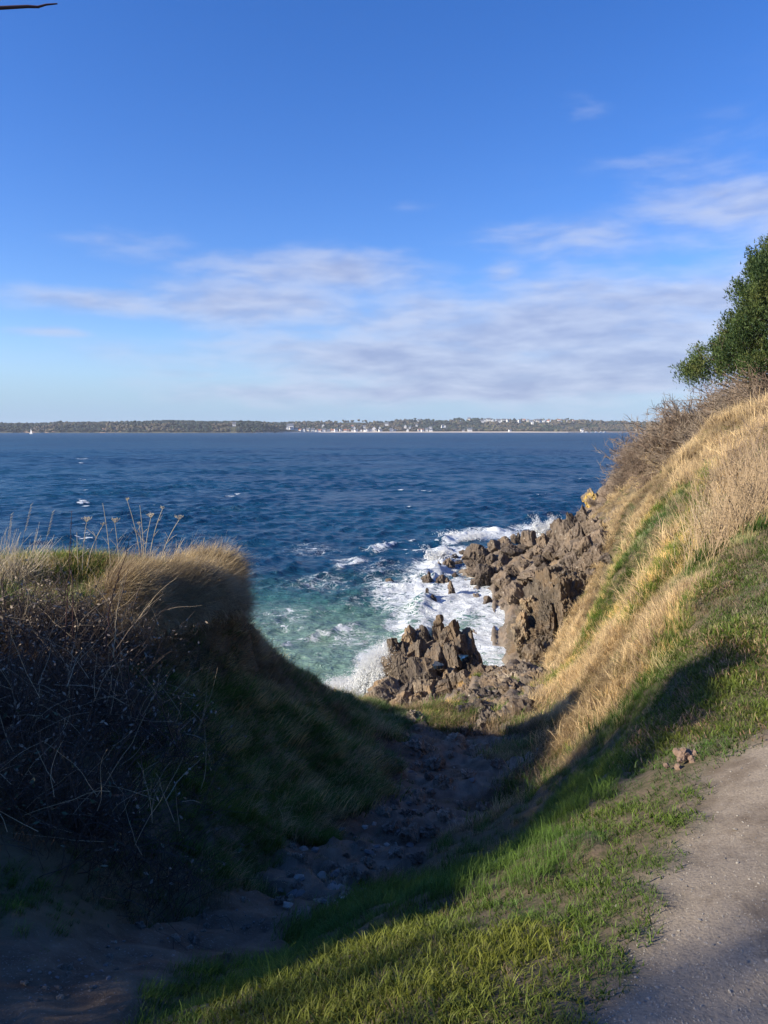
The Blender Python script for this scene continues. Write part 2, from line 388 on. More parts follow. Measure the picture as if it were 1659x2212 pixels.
# ------------------------------------------------------------------ ground cover kinds
KINDS = ['gravel', 'lawn', 'long', 'dry', 'mat', 'soil', 'rock', 'shade', 'brush']
S = {
 'gravel': [(1500, 2100), (1659, 1900), (1300, 2190), (1600, 1770), (1659, 1680), (1480, 2000), (1560, 1870), (1640, 1620), (1420, 2110), (1659, 2100), (1340, 2212), (1610, 1690), (1500, 2200), (1520, 1930), (1395, 2160), (1500, 1810), (1455, 1900), (1430, 1985), (1480, 1850), (1390, 2060), (1560, 1720)],
 'lawn': [(1400, 1750), (1350, 1850), (1200, 1950), (1100, 2100), (900, 2080), (700, 2150), (1000, 1990), (500, 2195), (1550, 1550), (1600, 1450), (1600, 1350), (1600, 1260), (1500, 1500),
          (1650, 1210), (1340, 2000), (1200, 2080), (1000, 2200), (1470, 1650), (1540, 1620), (1180, 2200), (800, 2050), (1420, 1780), (1400, 1850), (1350, 1930), (1280, 2090), (1150, 1980), (1640, 1060), (1659, 1080), (1560, 1400)],
 'long': [(1365, 1230), (1400, 1150), (1400, 1215), (1440, 1130), (1470, 1145), (1500, 1130), (1480, 1215), (1520, 1160), (1420, 1240), (1500, 1240), (1390, 1180), (1460, 1190), (1430, 1160), (1500, 1180), (1450, 1225), (1370, 1195), (1530, 1300), (1310, 1290), (1290, 1340), (1430, 1450), (1380, 1520), (1330, 1600), (1180, 1720), (1050, 1860), (1280, 1640), (900, 1920), (780, 1980),
          (600, 2060), (480, 2110), (1180, 1790), (1250, 1720), (970, 1492), (1090, 1445), (1195, 1500), (940, 1515), (300, 1235), (150, 1245), (230, 1260), (330, 1290), (20, 1265), (1180, 1870), (1000, 1900), (60, 1940), (350, 1800)],
 'dry': [(1310, 1150), (1340, 1135), (1350, 1160), (1370, 1120), (1330, 1230), (1300, 1220), (1390, 1080), (1440, 1090), (1330, 1100), (1320, 1080), (1450, 1060), (1500, 1000), (1600, 930), (1400, 1300), (1350, 1390), (1450, 1290), (1300, 1450), (1250, 1520), (1350, 1450), (1260, 1570), (1310, 1520), (1420, 1110), (1320, 1190),
         (1650, 970), (1400, 1250), (1240, 1440), (1200, 1430), (400, 1225), (470, 1210), (50, 1235), (390, 1300), (460, 1300), (440, 1350), (350, 1340), (540, 1385), (500, 1360), (1450, 1000), (1550, 1100), (1410, 1390), (1230, 1470), (1350, 1330), (1480, 1300)],
 'mat': [(1180, 1600), (1150, 1680), (1220, 1620), (1120, 1770), (1190, 1550), (1020, 1850), (250, 1950), (100, 1980), (600, 1440), (640, 1500), (700, 1540), (480, 1420), (400, 1950), (1240, 1660), (300, 1890), (960, 1560), (200, 1900)],
 'soil': [(100, 2150), (350, 2045), (550, 1955), (700, 1850), (850, 1780), (900, 1700), (950, 1640), (900, 1590), (1000, 1560), (1050, 1620), (1040, 1700), (970, 1770), (450, 1995), (220, 2100), (1060, 1560), (20, 2180), (800, 1840), (880, 1640), (280, 2070), (0, 2140), (620, 1910), (130, 2110), (400, 2030)],
 'rock': [(1100, 1500), (1150, 1480), (1050, 1520), (1080, 1465), (1130, 1450), (1010, 1520), (1170, 1400), (1200, 1330), (1250, 1300), (1200, 1250), (1250, 1200), (1300, 1150), (1280, 1110), (1230, 1170), (1150, 1280), (1300, 1190), (1100, 1230)],
 'shade': [(350, 1600), (350, 1700), (360, 1500), (320, 1780), (350, 1430), (450, 1500), (550, 1600), (620, 1700), (600, 1580), (720, 1600), (800, 1570), (780, 1650), (420, 1430), (500, 1830), (560, 1780), (650, 1800), (400, 1600), (430, 1750), (740, 1710), (850, 1560), (560, 1500), (500, 1880), (400, 1880)],
 'brush': [(100, 1350), (100, 1500), (250, 1350), (250, 1500), (100, 1700), (230, 1700), (200, 1400), (20, 1600), (1400, 950), (1450, 910), (1370, 1000), (1520, 900), (1350, 1040), (150, 1820), (300, 1420), (0, 1780)]}
_sx = []; _sk = []
for k, lst in S.items():
    for (u, v) in lst:
        p = ray_base(u, v); _sx.append(p[:2]); _sk.append(KINDS.index(k))
_sx += [np.array(p) for p in [(-4, -2), (-8, 2), (-12, 9), (3, -3), (2.2, 1), (1.2, .6), (14, 12), (25, 30), (24, 50), (10, 9), (-6, 14), (-1, 17.6), (7, 75), (20, 64)]]
_sk += [KINDS.index(k) for k in ['lawn', 'long', 'dry', 'lawn', 'gravel', 'gravel', 'dry', 'dry', 'brush', 'lawn', 'rock', 'rock', 'rock', 'rock']]
_sx = np.array(_sx); _sk = np.array(_sk)
def lp(P):
    r = np.hypot(P[:, 0], P[:, 1]) + 0.3
    return np.c_[np.arctan2(P[:, 0], np.maximum(P[:, 1], 0.05)) , np.log(r) * 1.0]
_sl = lp(_sx)
def kind_at(P, jitter=1.0, seed=5):
    P = np.atleast_2d(P)[:, :2]
    r = np.hypot(P[:, 0], P[:, 1])[:, None]
    J = np.c_[fbm(P * 1.6, 3, seed=seed), fbm(P * 1.6 + 50, 3, seed=seed + 9)]
    Q = lp(P + J * np.clip(r, 2, 20) * 0.035 * jitter)
    out = np.zeros(len(P), int)
    for i in range(0, len(P), 20000):
        q = Q[i:i + 20000]
        d = ((q[:, None, :] - _sl[None]) ** 2).sum(2)
        out[i:i + 20000] = _sk[np.argmin(d, 1)]
    return out

def soil_rock(P):
    return sstep(-.15, .15, fbm(P * 1.25, 3, seed=61)) * sstep(2.2, 4.5, P[:, 1])
def detail_h(P, kd=None, z=None):
    """small relief on top of the smooth ground"""
    P = np.atleast_2d(P)[:, :2]
    if z is None: z = base_h(P)
    if kd is None: kd = kind_at(P)
    r = np.hypot(P[:, 0], P[:, 1])
    d = 0.05 * fbm(P * 1.3, 4, seed=21) * np.clip(r / 5, 0.35, 2.5)
    soil = (kd == 5).astype(float)
    rk = ((kd == 6) | (z < 0.6)).astype(float) + soil * .42 * soil_rock(P)
    d += soil * (0.05 * fbm(P * np.array([5, 5]), 4, .6, seed=31) + 0.05 * np.clip(fbm(P * 2.3, 3, seed=33, ridged=True), 0, 1))
    c, s = math.cos(0.5), math.sin(0.5)
    Q = np.c_[P[:, 0] * c + P[:, 1] * s, -P[:, 0] * s + P[:, 1] * c]
    far = np.clip(r / 22, 0.75, 2.2)
    strat = fbm(Q * np.array([2.6, 0.8]) / far[:, None], 5, 0.6, seed=41, ridged=True)
    d += rk * 0.36 * far * strat
    grs = ((kd == 2) | (kd == 3) | (kd == 7) | (kd == 4)).astype(float)
    d += (grs + (kd == 8)) * .34 * fbm(P * .55 + 9, 3, seed=53) * np.clip((r - 4) / 9, 0, 1.5)
    d += grs * (0.12 * fbm(P * 1.5, 3, seed=51) + .05 * fbm(P * 4.2, 2, seed=52))
    gv = (kd == 0).astype(float)
    d += gv * (-.02 + .018 * fbm(P * 2.4, 4, seed=54))
    return d
def ground_h(P):
    P = np.atleast_2d(P); z = base_h(P); return z + detail_h(P, None, z)

# terrain grid, finer near the view point
def axis(lo, hi, fn):
    a = [0.0]
    while a[-1] < hi: a.append(a[-1] + fn(a[-1]))
    b = [0.0]
    while b[-1] > lo: b.append(b[-1] - fn(b[-1]))
    return np.array(sorted(set(a + b)))
gx = axis(-60, 60, lambda t: 0.055 + abs(t) * 0.012 + max(0, abs(t) - 20) * .03)
gy = axis(-60, 118, lambda t: (0.05 + t * 0.0042) if t >= 0 else 0.3 + abs(t) * .12)
GX, GY = np.meshgrid(gx, gy); GP = np.c_[GX.ravel(), GY.ravel()]
GZ0 = base_h(GP)
GK = kind_at(GP)
GZ = GZ0 + detail_h(GP, GK, GZ0)
nx, ny = len(gx), len(gy)
def grid_faces(nx, ny):
    i = np.arange(nx - 1)[None, :] + np.arange(ny - 1)[:, None] * nx
    i = i.ravel(); return np.c_[i, i + 1, i + nx + 1, i + nx]
def soft(mask):
    a = mask.reshape(ny, nx).astype(float)
    for _ in range(2):
        b = a.copy(); b[1:-1, 1:-1] = (a[1:-1, 1:-1] * 2 + a[:-2, 1:-1] + a[2:, 1:-1] + a[1:-1, :-2] + a[1:-1, 2:]) / 6; a = b
    return a.ravel()
GATT = {'gravel': soft(GK == 0), 'lawn': soft((GK == 1)), 'straw': soft((GK == 3) | (GK == 4) | (GK == 8)), 'soil': soft(GK == 5), 'rocky': np.maximum(soft((GK == 6) | (GZ0 < 0.6)), soft(GK == 5) * soil_rock(GP) * .85)}
m, t, out = mat('ground')
p = pos(t)
nb = t.noise(p, 0.9, 5, 0.6); nf = t.noise(p, 22, 4, 0.7); nm = t.noise(p, 5, 4, 0.6); nff = t.noise(p, 90, 3, 0.6)
green = t.mix(nm, (0.050, 0.046, 0.024), (0.075, 0.075, 0.030))
green = t.mix(t.ramp(nf, [(0.40, 0.0), (0.6, 0.95)]), green, (0.135, 0.100, 0.065))
straw = t.mix(nm, (0.075, 0.055, 0.030), (0.16, 0.125, 0.070))
soil = t.mix(t.ramp(nm, [(0.3, 0.0), (0.7, 1.0)]), (0.062, 0.042, 0.028), (0.165, 0.120, 0.080))
soil = t.mix(t.ramp(nff, [(0.6, 0.0), (0.72, 0.55)]), soil, (0.36, 0.34, 0.31))
grav = t.mix(t.ramp(nb, [(0.3, 0.0), (0.7, 1.0)]), (0.190, 0.155, 0.115), (0.30, 0.25, 0.19))
grav = t.mix(t.ramp(nff, [(0.35, 0.5), (0.5, 0.0)]), grav, (0.10, 0.085, 0.07))
grav = t.mix(t.ramp(nff, [(0.62, 0.0), (0.74, 0.6)]), grav, (0.42, 0.39, 0.34))
grav = t.mix(t.ramp(t.noise(p, 2.3, 4, 0.65), [(0.50, 0.0), (0.66, 0.75)]), grav, (0.095, 0.070, 0.048))
rot = t.new('ShaderNodeMapping'); t.l.new(p, rot.inputs[0]); rot.inputs['Rotation'].default_value = (0.2, 0.5, 0.5); rot.inputs['Scale'].default_value = (5, 1.4, 1.2)
st = t.noise(rot.outputs[0], 1.5, 7, 0.68)
rockc = t.mix(t.ramp(st, [(0.32, 0.0), (0.62, 1.0)]), (0.062, 0.050, 0.040), (0.21, 0.165, 0.12))
rockc = t.mix(t.ramp(nb, [(0.5, 0.0), (0.7, 0.6)]), rockc, (0.24, 0.165, 0.10))
rockc = t.mix(t.ramp(nm, [(0.64, 0.0), (0.72, 0.5)]), rockc, (0.40, 0.37, 0.31))
c = t.mix(attr(t, 'straw'), green, straw)
c = t.mix(attr(t, 'soil'), c, soil)
c = t.mix(attr(t, 'gravel'), c, grav)
c = t.mix(attr(t, 'rocky'), c, rockc)
sz = t.new('ShaderNodeSeparateXYZ'); t.l.new(p, sz.inputs[0])
sandk = t.math('MULTIPLY', t.mapr(t.math('ADD', sz.outputs[2], t.math('MULTIPLY', nb, 0.3)), 0.2, 0.45, 1.0, 0.0, True), 0.85)
c = t.mix(sandk, c, (0.20, 0.165, 0.125))
h = t.math('ADD', t.math('MULTIPLY', nf, 0.6), t.math('MULTIPLY', nff, 0.35))
h = t.math('ADD', h, t.math('MULTIPLY', t.math('MULTIPLY', st, attr(t, 'rocky')), 2.5))
b = pbsdf(t, c, 0.9, 0.2, bump(t, h, 0.6, 0.018)); t.l.new(b.outputs[0], out.inputs[0])
M_ground = m
ground = make_mesh('ground', np.c_[GP, GZ], grid_faces(nx, ny), M_ground, True, GATT)
tag(ground, kind='structure')
ground['label'] = 'grassy coastal slope with an eroded gully path running down to the rocks'

def ground_z(P):
    """height of the built mesh, bilinear"""
    P = np.atleast_2d(P); x = np.clip(P[:, 0], gx[0], gx[-1] - 1e-6); y = np.clip(P[:, 1], gy[0], gy[-1] - 1e-6)
    i = np.clip(np.searchsorted(gx, x, 'right') - 1, 0, nx - 2); j = np.clip(np.searchsorted(gy, y, 'right') - 1, 0, ny - 2)
    fx = (x - gx[i]) / (gx[i + 1] - gx[i]); fy = (y - gy[j]) / (gy[j + 1] - gy[j]); Zg = GZ.reshape(ny, nx)
    return (Zg[j, i] * (1 - fx) + Zg[j, i + 1] * fx) * (1 - fy) + (Zg[j + 1, i] * (1 - fx) + Zg[j + 1, i + 1] * fx) * fy
def ray(u, v, sea=True):
    d = px_dir(u, v); d = d / d[1]
    ys = np.exp(np.linspace(math.log(1.2), math.log(120), 1400))
    P = EYE[None] + ys[:, None] * d[None]
    h = ground_z(P[:, :2])
    if sea: h = np.maximum(h, 0.0)
    k = int(np.argmax(P[:, 2] < h))
    if P[k, 2] >= h[k]: k = len(ys) - 1
    return np.array([P[k, 0], P[k, 1], h[k]])
def project(P):
    P = np.atleast_2d(P) - EYE
    f = P[:, 1] * math.cos(PITCH) - P[:, 2] * math.sin(PITCH); up = P[:, 1] * math.sin(PITCH) + P[:, 2] * math.cos(PITCH)
    return 829.5 + FPX * P[:, 0] / f, 1106 - FPX * up / f, f

# ------------------------------------------------------------------ rocks
def ico(level):
    t = (1 + 5 ** .5) / 2
    V = np.array([(-1, t, 0), (1, t, 0), (-1, -t, 0), (1, -t, 0), (0, -1, t), (0, 1, t), (0, -1, -t), (0, 1, -t), (t, 0, -1), (t, 0, 1), (-t, 0, -1), (-t, 0, 1)], float)
    F = np.array([(0, 11, 5), (0, 5, 1), (0, 1, 7), (0, 7, 10), (0, 10, 11), (1, 5, 9), (5, 11, 4), (11, 10, 2), (10, 7, 6), (7, 1, 8), (3, 9, 4), (3, 4, 2), (3, 2, 6), (3, 6, 8), (3, 8, 9), (4, 9, 5), (2, 4, 11), (6, 2, 10), (8, 6, 7), (9, 8, 1)])
    V /= np.linalg.norm(V, axis=1)[:, None]
    for _ in range(level):
        e = np.sort(np.concatenate([F[:, [0, 1]], F[:, [1, 2]], F[:, [2, 0]]]), 1)
        ue, inv = np.unique(e, axis=0, return_inverse=True); inv = inv.ravel()
        mid = V[ue].mean(1); mid /= np.linalg.norm(mid, axis=1)[:, None]
        a, b, c = [len(V) + inv[i * len(F):(i + 1) * len(F)] for i in range(3)]
        F = np.concatenate([np.c_[F[:, 0], a, c], np.c_[F[:, 1], b, a], np.c_[F[:, 2], c, b], np.c_[a, b, c]])
        V = np.concatenate([V, mid])
    return V, F
ICO = {l: ico(l) for l in (1, 2, 3, 4, 5, 6)}
CLEAV = np.array([0.78, -0.25, 0.57]); CLEAV /= np.linalg.norm(CLEAV)     # normal of the slaty cleavage
def rock_verts(size, level=4, seed=0, rough=0.16, planes=11, lean=None, flat=0.7, pointed=0.0):
    r = np.random.default_rng(seed)
    V, F = ICO[level]
    n0 = CLEAV if lean is None else np.array(lean) / np.linalg.norm(lean)
    N = [n0, -n0]; H = [flat * r.uniform(.75, 1), flat * r.uniform(.75, 1)]
    for _ in range(planes):
        d = r.normal(size=3); d -= n0 * d.dot(n0) * 0.6; d /= np.linalg.norm(d)
        N.append(d); H.append(r.uniform(0.62, 1.0))
    N = np.array(N); H = np.array(H)
    dot = V @ N.T
    with np.errstate(divide='ignore'):
        rr = np.where(dot > 0.05, H[None] / np.maximum(dot, 0.05), 9)
    rad = np.minimum(rr.min(1), 1.25)
    P = V * rad[:, None]
    if pointed: P[:, :2] *= (1 - pointed * np.clip((P[:, 2] + .6) / 1.7, 0, 1))[:, None]
    sz = np.array(size, float); g = sz.prod() ** (1 / 3); P = P * (sz / g)
    a = np.cross(n0, [0, 0, 1.0]); a /= np.linalg.norm(a); b = np.cross(n0, a)
    L = np.c_[P @ n0, P @ a, P @ b] + 0.12 * np.c_[vnoise(P * 2 + seed, 1), vnoise(P * 2 + seed, 2), vnoise(P * 2 + seed, 4)]
    s1 = fbm(L * np.array([3.4, 1.0, .8]) + seed * 3.7, 4, 0.5, seed=seed, ridged=True)
    blocks = 0
    for o, (f, am) in enumerate(((1.7, 1.0), (3.4, .55), (7.0, .28))):
        q = np.floor(L * np.array([f * 1.3, f * .62, f * .5]) + seed * 1.37 + .28 * vnoise(L * f * .5 + seed, 9 + o)[:, None])
        blocks = blocks + am * (_hash(q[:, 0].astype(int), q[:, 1].astype(int), q[:, 2].astype(int), seed + o) * 2 - 1)
    P = P + V * (rough * (0.50 * s1 + 0.85 * blocks))[:, None]
    return P * g, F
rock_count = 0
def rock(name, loc, size, mat_, label=None, cat='rock', group=None, level=4, seed=None, parent=None, rot=0.0, **kw):
    global rock_count
    rock_count += 1
    seed = rock_count * 13 + 5 if seed is None else seed
    V, F = rock_verts(size, level, seed, **kw)
    if rot:
        c, s = math.cos(rot), math.sin(rot); V = np.c_[V[:, 0] * c - V[:, 1] * s, V[:, 0] * s + V[:, 1] * c, V[:, 2]]
    o = make_mesh(name, V, F, mat_, False, parent=parent)
    o.location = loc
    if label: tag(o, label, cat, group)
    return o
def px_rock(name, u, vt, vb, wpx, mat_, label=None, group=None, y=None, level=4, sink=0.25, deep=1.0, parent=None, off=(0, 0, 0), **kw):
    """a rock whose outline spans vt..vb and is wpx wide as seen from the path; its foot is where it meets ground or sea"""
    if y is None:
        b = ray(u, vb); y = b[1]
    else: b = hit_y(u, vb, y)
    wd = wpx / FPX * y * 0.5 * 1.12
    yc = y + wd * deep * 0.6
    top = hit_y(u, vt, yc); zt = top[2]; zb = b[2] - sink * max(0.25, zt - b[2])
    hz = max(0.15 * wd, (zt - zb) / 2)
    x = hit_y(u, (vt + vb) / 2, yc)[0]
    return rock(name, (x - off[0], yc - off[1], (zt + zb) / 2 - off[2]), (wd, wd * deep, hz * 1.05), mat_, label, 'rock', group, level, parent=parent, **kw)

def where_point(u, v, w_):
    a = 'near the seaward tip' if u < 1050 else 'in the middle' if u < 1130 else 'near the cliff foot'
    b = 'skyline side' if v < 1178 else 'central part' if v < 1222 else 'inner waterline'
    return f"{'broad' if w_ > 150 else 'middling' if w_ > 95 else 'small'} brown boulder {a} of the far point, {b}"
def where_path(u, v, w_):
    a = 'top' if v < 1600 else 'upper stretch' if v < 1700 else 'middle' if v < 1800 else 'lower stretch'
    c_ = 1000 - (v - 1560) * .85
    b = 'left side' if u < c_ - 30 else 'right side' if u > c_ + 40 else 'centre'
    return f"{'large' if w_ > 42 else 'smaller'} grey rock at the {a} of the gully path, {b}"
# the jagged outcrop below the gully: one mass of slabs
OC = hit_y(930, 1490, 25.5); OC[2] = 0.5
outc = empty('rock_outcrop', OC, 'jagged brown rock outcrop with a pointed spire standing in the surf at the gully mouth', 'rock outcrop')
slabs = [  # u, vt, vb, w, y, pointed, lean
 (930, 1398, 1545, 190, 25.6, .35, (.3, -.8, .4)), (985, 1385, 1500, 110, 25.9, .3, (.8, -.3, .4)), (890, 1400, 1520, 100, 25.7, .2, (.6, -.6, .4)),
 (948, 1310, 1420, 34, 26.8, .75, (.75, -.3, .35)), (978, 1342, 1425, 62, 26.5, .25, (.8, -.4, .45)), (1006, 1352, 1450, 66, 26.6, .4, (.85, -.2, .4)), (1022, 1385, 1460, 48, 26.4, .3, (.85, -.1, .4)),
 (920, 1362, 1425, 50, 26.7, .15, (.8, -.2, .5)), (893, 1362, 1430, 50, 26.5, .2, (.7, -.3, .6)), (852, 1374, 1440, 36, 26.3, .4, (.85, .1, .4)), (862, 1388, 1470, 44, 26.1, .1, (.85, .1, .4)), (845, 1410, 1480, 34, 26.2, .1, (.85, .1, .4)),
 (868, 1408, 1480, 42, 25.5, .15, (.9, -.3, .3)), (900, 1425, 1490, 72, 25.2, .0, (.35, -.75, .6)), (940, 1402, 1470, 52, 25.5, .15, (.75, -.4, .5)),
 (978, 1404, 1470, 54, 25.4, .2, (.85, -.3, .4)), (930, 1440, 1500, 50, 24.9, .1, (.4, -.8, .4)), (975, 1440, 1490, 44, 24.9, .1, (.85, -.3, .4)), (1022, 1424, 1470, 60, 25.2, .3, (.7, -.1, .6)), (1050, 1437, 1475, 50, 24.6, .3, (.6, -.2, .7)),
 (838, 1476, 1530, 74, 24.6, .1, (.5, -.5, .7)), (884, 1476, 1530, 58, 24.5, .2, (.75, -.4, .5)), (926, 1474, 1525, 60, 24.2, .1, (.8, -.4, .4)),
 (964, 1466, 1512, 56, 24.1, .2, (.8, -.2, .5)), (1000, 1452, 1500, 56, 23.9, .2, (.8, -.2, .5)), (905, 1496, 1535, 60, 23.8, .1, (.7, -.5, .5)),
 (870, 1502, 1540, 46, 23.7, .1, (.7, -.5, .5)), (815, 1490, 1525, 38, 24.4, .2, (.6, -.4, .6)), (845, 1452, 1480, 30, 26.2, .2, None),
 (958, 1378, 1440, 40, 26.2, .3, (.8, -.5, .4)), (908, 1385, 1445, 44, 26.0, .1, (.5, -.7, .4)), (935, 1502, 1538, 44, 23.2, .2, (.8, -.3, .5))]
for i, (u, vt, vb, wp, yy, pt, ln) in enumerate(slabs):
    px_rock('slab', u, vt, vb, wp * 1.12, M_rock, y=yy, parent=outc, off=OC, pointed=pt, lean=ln, sink=0.25, deep=0.9, level=5, rough=0.14, seed=100 + i * 7)

# boulders and ledges of the far headland (zoomed measuring view -> u,v)
def hz(x, y): return 895.9 + x * .26, 1094.9 + y * .26
boul = [(955, 215, 330, 140, 'dark tilted slab on the skyline of the rocky point', .1), (868, 228, 300, 50, None, .2), (825, 235, 300, 50, None, .2), (762, 252, 340, 105, None, .25),
 (662, 285, 380, 115, None, .25), (540, 318, 470, 180, 'big weathered boulder at the seaward tip of the rocky point', .2), (800, 300, 420, 170, 'broad brown slab lying in the middle of the rocky point', .2),
 (1062, 235, 340, 110, None, .2), (1122, 188, 260, 66, 'small dark boulder beside the rising spray', .3), (1165, 296, 450, 170, 'large pale lit boulder beside the cliff foot', .35),
 (960, 365, 430, 100, None, .1), (735, 400, 490, 80, None, .2), (900, 425, 520, 120, None, .2), (812, 480, 590, 100, None, .3), (690, 490, 560, 90, None, .3), (590, 480, 660, 170, None, .3),
 (735, 520, 690, 150, None, .45), (1000, 510, 650, 190, None, .15), (1100, 480, 600, 130, None, .2), (1050, 395, 500, 110, None, .2), (472, 512, 590, 90, None, .1), (482, 440, 510, 110, None, .1),
 (640, 400, 480, 80, None, .2), (840, 640, 800, 190, 'square brown block between the boulders and the wash', .15), (885, 710, 800, 90, None, .3), (962, 640, 720, 60, None, .3), (602, 750, 802, 74, 'low rock alone in the white wash before the beach', .3),
 (735, 795, 836, 44, None, .3), (705, 700, 770, 70, None, .2), (1200, 560, 640, 120, None, .2), (920, 540, 660, 110, None, .3), (640, 570, 640, 80, None, .3), (1270, 430, 520, 110, None, .2), (500, 600, 650, 90, None, .2), (1030, 330, 420, 90, None, .2), (900, 320, 400, 90, None, .2)]
isl = [(280, 425, 510, 110, 'rounded rock nearest the tip among the surf islets'), (330, 390, 425, 70, None), (400, 360, 388, 70, None), (425, 402, 440, 72, None), (380, 450, 490, 74, None), (305, 358, 380, 44, None),
 (205, 450, 515, 40, None), (108, 525, 640, 92, 'double humped rock standing in the surf'), (228, 560, 640, 84, None), (335, 540, 580, 52, None), (262, 590, 640, 80, None), (105, 680, 775, 46, 'thin pointed rock fin in the foaming water'),
 (150, 735, 790, 60, None), (300, 640, 730, 56, None), (185, 610, 645, 36, None), (-205, 600, 640, 70, 'dark rock just awash left of the surf islets')]
for i, (x, a, b_, wd, lab, pt) in enumerate(boul):
    u, vt = hz(x, a); _, vb = hz(x, b_)
    px_rock('boulder', u, vt, vb, wd * .26 * 1.12, M_rock_b, lab or where_point(u, vb, wd), None if lab else 'boulders crowding the far rocky point', level=4, pointed=pt * .5, rough=.145, sink=.3, seed=300 + i * 11, planes=5 + i % 5, lean=(.6 + .3 * math.sin(i), -.4 * math.cos(i * 1.7), .2 + .5 * abs(math.sin(i * 2.3))))
for i, (x, a, b_, wd, lab) in enumerate(isl):
    u, vt = hz(x, a); _, vb = hz(x, b_)
    px_rock('sea_rock', u, vt, vb, wd * .26 * 1.1, M_rock_b, lab or 'small dark rock poking out of the surf off the point', None if lab else 'surf islets off the point', level=3, pointed=.4, rough=.22, sink=.5, seed=700 + i * 11)
# rock blocks fused into the headland slope
hb = [(1230, 120, 330, 150), (1300, 100, 300, 140), (1330, 180, 380, 150), (1400, 130, 330, 150), (1440, 260, 420, 170), (1350, 380, 520, 160), (1270, 300, 420, 130), (1520, 330, 480, 190), (1430, 430, 560, 170), (1560, 220, 360, 160),
      (1480, 90, 230, 150), (1330, 520, 640, 140), (1250, 480, 600, 120), (1400, 20, 150, 110), (1620, 380, 480, 160), (1380, 560, 660, 120), (1500, 500, 600, 140), (1540, 130, 250, 130)]
for i, (x, a, b_, wd) in enumerate(hb):
    u, vt = hz(x, a); _, vb = hz(x, b_)
    px_rock('rock_block', u, vt, vb, wd * .26 * 1.15, M_rock_b, f"{'large' if wd > 145 else 'smaller'} rock block in the {'upper' if vb < 1185 else 'middle' if vb < 1225 else 'lower'} {'left' if u < 1255 else 'right'} face of the headland cliff", 'rock blocks of the headland cliff', level=4, pointed=.1, rough=.16, sink=.6, deep=1.4, lean=(.5 + .3 * math.sin(i * 2), -.5, .5), seed=900 + i * 11)
px_rock('lichen_rock', 1276, 1056, 1086, 38, M_rock_y, 'rock with bright yellow lichen capping the headland edge', None, y=57.5, level=4, sink=.7, deep=1.3)

# big rock buttress to the right of the cove
RF = hit_y(1200, 1380, 30.5)
V, F = rock_verts((1.75, 2.3, 2.35), 6, 77, rough=.16, planes=9, lean=(.3, -.75, .55), flat=.93)
V = V + (0.20 * fbm(V * 2.6, 4, .65, seed=71, ridged=True) + .13 * fbm(V * 5.5, 4, .65, seed=72, ridged=True) + .06 * fbm(V * 12, 3, .6, seed=73, ridged=True))[:, None] * (V / np.linalg.norm(V, axis=1)[:, None])
but = make_mesh('rock_buttress', V, F, M_rock_c, False)
tip = hit_y(1198, 1276, 31.2)
but.location = (tip[0] + .40, 31.2, tip[2] - 2.28)
tag(but, 'tall knobbly rock buttress with pale lichen specks right of the sandy cove', 'rock buttress')
for i, (u, vt, vb, wp, yy) in enumerate([(1180, 1268, 1300, 50, 32.4), (1215, 1258, 1295, 52, 33.2), (1250, 1272, 1320, 60, 31.5), (1150, 1285, 1320, 46, 31.6), (1262, 1330, 1420, 60, 29.5), (1130, 1320, 1400, 34, 31.0), (1240, 1300, 1370, 60, 30.2), (1170, 1395, 1450, 70, 28.8), (1225, 1385, 1450, 76, 28.6)]):
    px_rock('crag', u, vt, vb, wp * 1.15, M_rock_c, 'craggy knob of lichened rock on the buttress', 'crags on the rock buttress', y=yy, level=4, rough=.24, pointed=.2, sink=.3, seed=1200 + i * 5)

# platform rocks and rocks cropping out along the gully path
def scatter_px(n, box, seed, keep=None):
    r = np.random.default_rng(seed); out = []
    while len(out) < n:
        u = r.uniform(box[0], box[2]); v = r.uniform(box[1], box[3])
        if keep is None or keep(u, v): out.append((u, v))
    return out
plat = scatter_px(70, (990, 1440, 1195, 1545), 3, lambda u, v: v > 1440 + max(0, (1040 - u)) * 1.2)
for i, (u, v) in enumerate(plat):
    b = ray(u, v); s = rng.uniform(.16, .42)
    rock('ledge_rock', (b[0], b[1], b[2] - s * .12), (s, s * rng.uniform(.6, 1.0), s * rng.uniform(.3, .55)), M_rock if i % 5 else M_rock_p, f"{'sizeable' if s > .3 else 'small'} rough rock on the {'far' if v < 1475 else 'middle' if v < 1510 else 'near'} {'left' if u < 1070 else 'right'} part of the sunlit broken ledge", 'rocks of the broken ledge', level=3, rough=.25, seed=2000 + i, planes=8)
big = [(940, 1662, 44, 'dark pointed rock with a pale top standing up in the gully path'), (1040, 1625, 46, 'wide grey rock half way down the right of the gully path'), (1018, 1680, 34, None), (905, 1625, 50, None), (960, 1700, 40, None), (985, 1605, 46, 'pale lichened rock beside the path centre'),
       (880, 1760, 40, None), (900, 1720, 34, None), (1000, 1745, 34, None), (1050, 1750, 30, None), (850, 1800, 50, 'grey rock ridge crossing the middle of the path'), (890, 1815, 50, None), (930, 1800, 36, None), (790, 1870, 36, None), (860, 1850, 40, None), (780, 1915, 50, 'pale grey rock low beside the right edge of the path'),
       (755, 1895, 34, None), (830, 1890, 34, None), (700, 1960, 46, None), (740, 1940, 40, None), (660, 1990, 40, None), (610, 1950, 30, None), (1060, 1560, 46, 'flat pale rock where the path meets the sunlit ledge'), (1100, 1575, 36, None), (1035, 1550, 30, None), (900, 1560, 40, None), (870, 1600, 36, None), (1085, 1610, 40, None), (1075, 1655, 30, None), (1010, 1585, 36, None), (950, 1575, 36, None),
       (935, 1750, 30, None), (965, 1770, 40, None), (830, 1760, 30, None), (1045, 1585, 50, None), (900, 1860, 34, None), (640, 1920, 26, None), (720, 1880, 30, None)]
